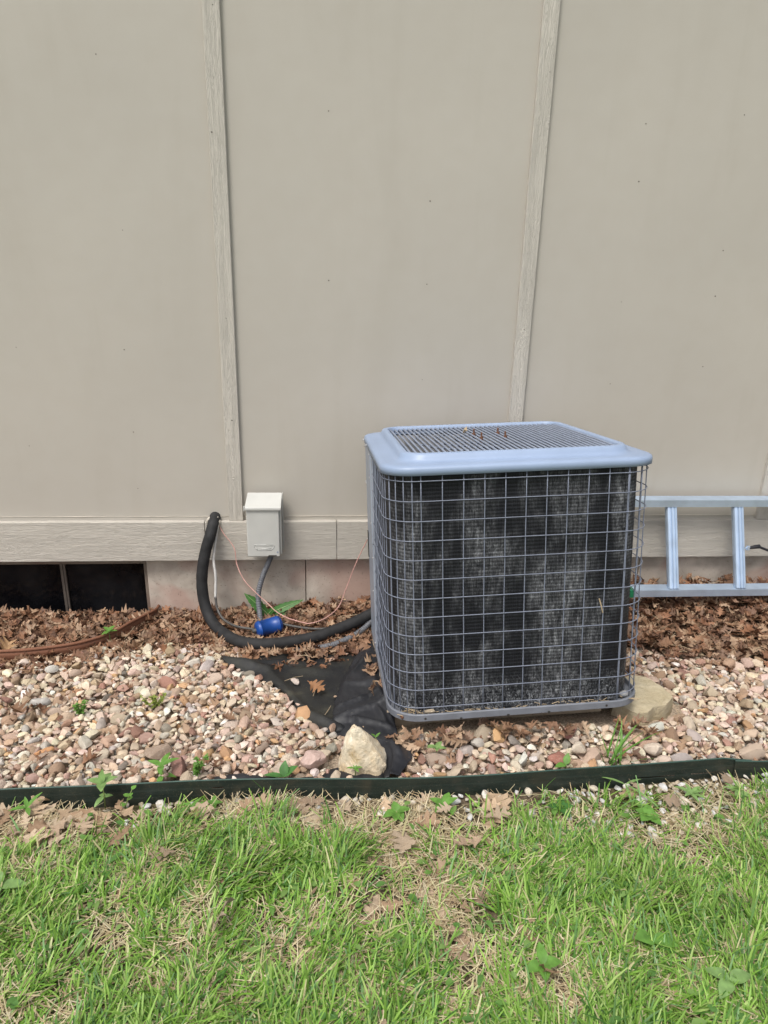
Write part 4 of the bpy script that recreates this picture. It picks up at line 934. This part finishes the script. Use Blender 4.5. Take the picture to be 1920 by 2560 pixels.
# debris inside the pan
db = thing('pan_debris', None, 'dry grass clippings and grit caught in the base pan behind the wire cage', 'debris', mat=UM)
vf = []
for _ in range(150):
    e = rng.random(); x = rng.uniform(-0.08, 0.75); y = 0.000 + rng.random() * 0.014
    if e < 0.35: x = -0.06 + abs(rng.normal(0, 0.05)); y = 0.01 + rng.random() * 0.04
    a = rng.uniform(0, 6.28); l_ = rng.uniform(0.008, 0.03); p = Vector((x, y, -0.797 + 0.012 * rng.random())); d = Vector((math.cos(a) * l_, math.sin(a) * l_ * 0.3, rng.normal(0, 0.005)))
    vf.append(tube([p, p + d], 0.0013, 4))
tag(obj('clippings', join(*vf), MAT['debris'], db), kind='stuff')
v = stone_variant(77, 2); me = npmesh('stone_chip', v * 0.022 + np.array([0.015, 0.012, -0.787]), SF); link('stone_chip', me, MAT['pad'], db)
v = stone_variant(78, 2); me = npmesh('stone_chip', v * 0.02 + np.array([0.70, 0.03, -0.782]), SF); link('stone_chip', me, MAT['shroud'], db)
tag(obj('straw', tube([UP(0.577, -0.006, -0.415), UP(0.585, -0.007, -0.44), UP(0.592, -0.005, -0.465)], 0.0021, 5), MAT['debris'], None), 'pale straw stuck upright in the wire cage front', 'straw')
tag(obj('dry_leaf_scrap', tube([UP(0.238, 0.535, 0.072), UP(0.246, 0.525, 0.085), UP(0.25, 0.53, 0.097)], lambda i: (0.002, 0.008, 0.001)[i], 4), MAT['debris'], None), 'small pale leaf scrap sticking up from the fan grille', 'leaf')

# ------------------------------------------------------------------ weeds
def blade_leaf(base, direction, length, width, droop=0.5, n=6, fold=0.25, notch=0.0, up=(0, 0, 1)):
    d, s, u = frame(direction, up); V = []; F = []
    for i in range(n + 1):
        t = i / n; wd = width * (math.sin(math.pi * min(1, t ** 0.8)) ** 0.8) * 0.5 if 0 < i < n else width * 0.04
        if notch and i % 2: wd *= 1 - notch
        c = Vector(base) + d * length * t + u * (-droop * length * t * t * 0.5)
        V += [c - s * wd + u * wd * fold, c, c + s * wd + u * wd * fold]
    for i in range(n):
        b = i * 3; F += [(b, b + 1, b + 4, b + 3), (b + 1, b + 2, b + 5, b + 4)]
    return V, F
def weed(loc, label, h, specs, mat='weed', name='weed', stem=True, cat='weed', group='weeds in the gravel and along the edging', lean=(0, 0)):
    t = thing(name, loc, label, cat, group); L = Vector(loc)
    top = L + Vector((lean[0], lean[1], h))
    if stem: obj('stem', tube([L - Vector((0, 0, 0.015)), lerp(L, top, 0.5) + Vector((0.002, 0, 0)), top], lambda i: (0.0022, 0.0018, 0.0012)[i], 6), MAT['stem'], t, True)
    for (f, az, el, ln, wd, dr) in specs:
        b = lerp(L, top, f); a = rad(az); e = rad(el)
        obj('leaf', blade_leaf(b, (math.cos(a) * math.cos(e), math.sin(a) * math.cos(e), math.sin(e)), ln, wd, dr, 8), MAT[mat], t, True)
    return t
R_ = lambda a, b: float(rng.uniform(a, b))
def whorl(n, ln, wd, el=25, f=1.0, dr=0.6): return [(f, 360 * k / n + R_(-25, 25), el + R_(-12, 15), ln * R_(0.8, 1.15), wd * R_(0.85, 1.15), dr) for k in range(n)]
weed((-0.189, -1.335, 0.088), 'tall pale green weed with broad leaves standing in front of the green edging', 0.085, whorl(4, 0.048, 0.026, 20) + [(1.0, 80, 75, 0.04, 0.02, 0.1)] + whorl(3, 0.03, 0.016, 10, 0.45), 'weed_pale')
weed((-0.14, -1.345, 0.088), 'thin trailing weed with small round leaves beside the tall pale one', 0.06, [(k / 6, k * 130, 20, 0.017, 0.014, 0.4) for k in range(7)], 'weed', lean=(0.03, 0.01))
weed((-0.389, -1.355, 0.088), 'narrow leaved weed among dead leaves at the far left of the lawn edge', 0.028, [(1, 40, 45, 0.05, 0.014, 0.5), (1, 200, 20, 0.045, 0.014, 0.5), (1, 300, 15, 0.035, 0.013, 0.5), (1, 120, 60, 0.03, 0.012, 0.3)], 'weed')
weed((-0.473, -0.300, 0.02), 'bright green four leaved weed growing against the rusty window well', 0.055, whorl(5, 0.036, 0.019, 20), 'weed')
def feathery(loc, label, h, sp, mat):
    t = thing('weed', loc, label, 'weed', 'weeds in the gravel and along the edging'); L = Vector(loc)
    for q in range(5):
        tip = L + Vector((R_(-sp, sp), R_(-sp, sp) * 0.5, h * R_(0.6, 1))); obj('stem', tube([L - Vector((0, 0, 0.01)), lerp(L, tip, 0.5), tip], 0.001, 5), MAT['stem'], t)
        vf = []
        for k in range(26):
            b = lerp(L, tip, R_(0.25, 1)); vf.append(blade_leaf(b, (R_(-1, 1), R_(-1, 1), R_(-0.1, 0.7)), R_(0.008, 0.016), R_(0.005, 0.009), 0.3, 3))
        obj('leaf_spray', join(*vf), MAT[mat], t, True)
feathery((-0.401, -0.864, 0.055), 'small feathery lime green weed alone in the left gravel', 0.065, 0.03, 'weed')
feathery((-0.166, -0.835, 0.055), 'yellowish bushy weed in the middle of the left gravel', 0.075, 0.04, 'weed_yellow')
weed((-0.048, -1.245, 0.098), 'leafy weed behind the edging left of the fabric strip', 0.055, whorl(4, 0.05, 0.018, 30) + whorl(3, 0.04, 0.016, 10, 0.4), 'weed')
feathery((0.044, -1.232, 0.098), 'wispy green weed rising behind the edging beside the fabric strip', 0.085, 0.04, 'weed')
weed((0.305, -1.268, 0.10), 'dark lobed weed leaf low behind the edging left of the rock', 0.02, [(1, 20, 40, 0.05, 0.03, 0.4), (1, 170, 10, 0.06, 0.02, 0.4), (1, 80, 60, 0.045, 0.028, 0.3)], 'weed_dark')
weed((0.769, -1.185, 0.10), 'light green seedling in the gravel right of the fabric end', 0.04, whorl(5, 0.034, 0.016, 25), 'weed_pale')
weed((1.155, -1.262, 0.105), 'two leaved seedling just behind the edging below the air conditioner', 0.022, [(1, 60, 55, 0.035, 0.022, 0.3), (1, 200, 15, 0.04, 0.022, 0.4)], 'weed')
weed((0.585, -1.130, 0.12), 'tiny sprout on the fabric right of the rock', 0.025, [(1, 30, 40, 0.02, 0.009, 0.3), (1, 160, 40, 0.018, 0.009, 0.3)], 'weed')
weed((0.515, -1.255, 0.10), 'small upright weed at the foot of the cream rock', 0.03, whorl(4, 0.026, 0.011, 40), 'weed')
# tall grass clump behind the edging
gt = thing('grass_clump', (1.309, -1.245, 0.10), 'tall thin clump of grass blades rising behind the edging at right', 'grass clump')
for k in range(15):
    az = R_(0, 6.28); ln = R_(0.09, 0.20); el = rad(R_(58, 85)); b = Vector((1.309 + R_(-0.025, 0.025), -1.245 + R_(-0.012, 0.012), 0.09))
    obj('blade', blade_leaf(b, (math.cos(az) * math.cos(el), math.sin(az) * math.cos(el), math.sin(el)), ln, R_(0.004, 0.0085), R_(0.2, 0.9), 7), MAT['weed'], gt, True)
fg = thing('grass_clump', (1.335, -1.335, 0.09), 'bent pale grass blades flopping over the outside of the edging at right', 'grass clump')
for az, ln in ((-60, 0.12), (150, 0.07), (20, 0.06), (-100, 0.08)):
    obj('blade', blade_leaf((1.32, -1.325, 0.10), (math.cos(rad(az)), math.sin(rad(az)), 0.25), ln, 0.009, 0.5, 6), MAT['weed_pale'], fg, True)
# dock with long toothed leaves at the foundation
dk = thing('dock_plant', (0.165, -0.06, 0.0), 'dark green weed with long toothed leaves by the foundation behind the blue filter', 'weed')
for az, el, ln, wd, dr in ((150, 42, 0.145, 0.050, 0.10), (160, 25, 0.07, 0.035, 0.3), (-5, 30, 0.165, 0.042, 0.55), (-25, 12, 0.09, 0.036, 0.3), (-70, 30, 0.06, 0.03, 0.3)):
    d = (math.cos(rad(az)) * math.cos(rad(el)), math.sin(rad(az)) * math.cos(rad(el)) * 0.25 - 0.08, math.sin(rad(el)))
    lf = obj('leaf', blade_leaf((0.165, -0.085, 0.030), d, ln, wd, dr, 14, 0.3, 0.16, (0, -0.75, 0.6)), MAT['weed_dark'], dk, True)
    dd, s_, u_ = frame(d, (0, -0.75, 0.6))
    obj('midrib', tube([Vector((0.165, -0.085, 0.0315)) + dd * ln * t + u_ * (-dr * ln * t * t * 0.5 + 0.0006) for t in np.linspace(0, 0.97, 10)], lambda i: 0.0018 * (1 - i / 11), 5), MAT['rib'], lf, True)
# broadleaf weeds along the lawn edge and in the lawn
for (x, y), lab, n_, ln, wd, mt in (
    ((0.626, -1.405), 'broad round leaved weed on the lawn edge below the rock', 6, 0.038, 0.026, 'weed'),
    ((0.764, -1.388), 'broad leaved weed with an upright leaf right of the one below the rock', 5, 0.040, 0.024, 'weed'),
    ((0.055, -1.358), 'small star shaped weed in dead leaves below the edging left of the rock', 5, 0.032, 0.012, 'weed'),
    ((0.115, -1.352), 'bright seedling next to the star shaped weed below the edging', 4, 0.026, 0.014, 'weed'),
    ((1.094, -1.413), 'pair of flat green leaves among the white pebbles', 4, 0.042, 0.024, 'weed_dark'),
    ((1.335, -1.452), 'round leaved weed on bare soil between pebbles and lawn', 5, 0.040, 0.032, 'weed'),
    ((1.50, -1.37), 'light green rosette among the pebbles near the end of the edging', 7, 0.042, 0.014, 'weed_pale'),
    ((1.64, -1.375), 'pale weed rosette among pebbles at the right edge', 7, 0.045, 0.013, 'weed_pale'),
    ((1.283, -1.965), 'large ribbed plantain leaves at the lower right of the lawn', 3, 0.048, 0.030, 'weed_pale'),
    ((1.16, -1.86), 'big curled round leaf in the lower right lawn', 2, 0.050, 0.040, 'weed'),
    ((-0.345, -1.63), 'pale broad leaf at the left edge of the lawn', 3, 0.058, 0.034, 'weed_pale'),
    ((0.90, -1.90), 'low broad weed in the bare patch of the lower lawn', 4, 0.04, 0.026, 'weed'),
    ((0.30, -1.46), 'clover like weed on straw under the dead leaves left of centre', 5, 0.022, 0.02, 'weed')):
    z = float(lawn(np.array(x), np.array(y))); weed((x, y, z), lab, 0.022 if y > -1.6 else 0.035, whorl(n_, ln, wd, 22), mt, 'broadleaf_weed', group='broadleaf weeds in and beside the lawn')

# ------------------------------------------------------------------ lawn grass, straw, small leaves
def scatter(n, x0, x1, y0, y1): return rng.uniform(x0, x1, n), rng.uniform(y0, y1, n)
def fbm(x, y, f, s):
    return np.array([mnoise.fractal(Vector((a * f, b * f, s)), 0.8, 2.0, 3) for a, b in zip(x, y)])
def blades(x, y, ln, wd, az, lean, curve, cols, nseg=3, tipw=0.45, z0=0.0):
    n = len(x); z = lawn(x, y) + z0; dx, dy = np.cos(az), np.sin(az); sx, sy = -dy, dx
    V = np.zeros((n, (nseg + 1) * 2, 3)); C = np.zeros((n, (nseg + 1) * 2, 3))
    ox = np.zeros(n); oz = np.zeros(n)
    for k in range(nseg + 1):
        t = k / nseg
        if k:
            th = lean + curve * (t - 0.5 / nseg); ox = ox + np.sin(th) * ln / nseg; oz = oz + np.cos(th) * ln / nseg
        wk = wd * (1 - (1 - tipw) * t ** 2) * 0.5
        for s, o in ((-1, 0), (1, 1)):
            V[:, k * 2 + o, 0] = x + dx * ox + sx * wk * s; V[:, k * 2 + o, 1] = y + dy * ox + sy * wk * s; V[:, k * 2 + o, 2] = z + np.maximum(oz, 0.002)
            C[:, k * 2 + o] = cols
    base = (np.arange(n) * (nseg + 1) * 2)[:, None]; F = [base + np.array([[k * 2, k * 2 + 1, k * 2 + 3, k * 2 + 2]]) for k in range(nseg)]
    return V.reshape(-1, 3), np.concatenate(F), C.reshape(-1, 3)
# visible strip dense, outskirts thinner
n1, n2 = 76000, 14000
xa, ya = scatter(n1, -0.75, 2.05, -2.12, -1.335); xb, yb = scatter(n2, -2.3, 3.3, -3.5, -1.34)
keep = ~((xb > -0.75) & (xb < 2.05) & (yb > -2.12)); x = np.concatenate([xa, xb[keep]]); y = np.concatenate([ya, yb[keep]])
# pull blades into tufts
tx, ty = scatter(5200, -2.3, 3.3, -3.5, -1.36)
dens = fbm(x, y, 3.1, 1.0) + 0.7 * fbm(x, y, 9.0, 5.0)
edge_d = edge_y(x) - y
sh_ = 0.12 * np.clip((x - 0.95) / 0.3, 0, 1) + 0.05
lim = np.where(edge_d < 0.10, 1.5, np.interp(edge_d - sh_, [0.08, 0.15, 0.26], [1.1, 0.45, -0.12]))
bare = 1.1 * np.exp(-(((x - 0.66) / 0.15) ** 2 + ((y + 1.58) / 0.17) ** 2)) + 0.8 * np.exp(-(((x - 0.93) / 0.10) ** 2 + ((y + 1.92) / 0.06) ** 2)) + 0.55 * np.exp(-(((x - 0.12) / 0.2) ** 2 + ((y + 1.56) / 0.07) ** 2)) + 0.35 * np.exp(-(((x + 0.05) / 0.2) ** 2 + ((y + 1.85) / 0.15) ** 2)) + 0.5 * np.exp(-(((x - 1.5) / 0.35) ** 2 + ((y + 1.45) / 0.06) ** 2))
rich = 0.35 * np.clip((x - 0.8) / 0.4, 0, 1) - 0.10
ok = dens + rich + rng.normal(0, 0.42, len(x)) > lim + bare * 0.85 - 0.40
x, y, dens = x[ok], y[ok], dens[ok]; n = len(x)
# tuft alignment: azimuth and lean taken from a coarse noise so that neighbours agree
az = 3.2 * fbm(x, y, 6.5, 11.0) + rng.normal(0, 0.9, n) + 0.9
lean = np.abs(rng.normal(0.72, 0.36, n)); ln = np.clip(rng.lognormal(math.log(0.044), 0.34, n), 0.018, 0.10) * (1 + 0.25 * np.clip(dens, -0.5, 0.8)); wd = rng.uniform(0.0024, 0.0062, n)
GP = np.array([(0.17, 0.325, 0.045), (0.225, 0.40, 0.07), (0.30, 0.48, 0.10), (0.085, 0.205, 0.035), (0.38, 0.52, 0.16), (0.19, 0.345, 0.13), (0.54, 0.50, 0.27)])
gc = GP[rng.choice(7, n, p=[0.24, 0.23, 0.16, 0.14, 0.10, 0.07, 0.06])] * rng.uniform(0.8, 1.2, (n, 1)) * (1 + 0.15 * np.clip(-dens, -0.6, 0.6))[:, None]
V, F, C = blades(x, y, ln, wd, az, lean, rng.uniform(0.1, 1.2, n), np.clip(gc, 0, 0.6))
lg_ = link('lawn_grass', npmesh('lawn_grass', V, F, C), MAT['grass'], None, True); tag(lg_, kind='stuff')
# dry straw lying flat between the blades
n = 52000; x, y = scatter(n, -0.8, 2.1, -2.15, -1.33); d = edge_y(x) - y
f = fbm(x, y, 4.0, 21.0); ok = (f + rng.normal(0, 0.3, n) > np.interp(d, [0.0, 0.08, 0.16, 0.3], [0.10, -0.02, -0.33, -0.02])) & ~((x > 0.8) & (d < 0.19) & (rng.random(n) < 0.62)); x, y = x[ok], y[ok]; n = len(x)
SPL = np.array([(0.56, 0.46, 0.29), (0.47, 0.37, 0.22), (0.64, 0.56, 0.39), (0.36, 0.27, 0.16), (0.57, 0.51, 0.31)])
sc = SPL[rng.integers(0, 5, n)] * rng.uniform(0.75, 1.15, (n, 1))
V, F, C = blades(x, y, rng.uniform(0.02, 0.075, n), rng.uniform(0.0012, 0.0030, n), rng.uniform(0, 6.283, n), rng.uniform(1.36, 1.64, n), rng.uniform(-0.25, 0.3, n), sc, 2, 0.6, 0.003 + 0.016 * rng.random(n) ** 2)
tag(link('dry_thatch', npmesh('dry_thatch', V, F, C), MAT['straw'], None, True), kind='stuff')
# small broad leaves mixed in the lawn
n = 420; x, y = scatter(n, -0.7, 2.0, -2.1, -1.36); Vs, Fs, Cs = [], [], []; b = 0
for a_, b_ in zip(x, y):
    az_ = R_(0, 6.28); v, f_ = blade_leaf((a_, b_, float(lawn(np.array(a_), np.array(b_))) + R_(0.008, 0.035)), (math.cos(az_), math.sin(az_), R_(-0.1, 0.5)), R_(0.012, 0.036), R_(0.009, 0.020), 0.5, 4)
    Vs.append(np.array([tuple(q) for q in v])); Fs.append(np.array(f_) + b); b += len(v); Cs.append(np.tile(np.array([(0.14, 0.28, 0.06), (0.20, 0.33, 0.09), (0.10, 0.22, 0.05)][int(rng.integers(3))]), (len(v), 1)))
tag(link('lawn_clover', npmesh('lawn_clover', np.concatenate(Vs), np.concatenate(Fs), np.concatenate(Cs)), MAT['grass'], None, True), kind='stuff')
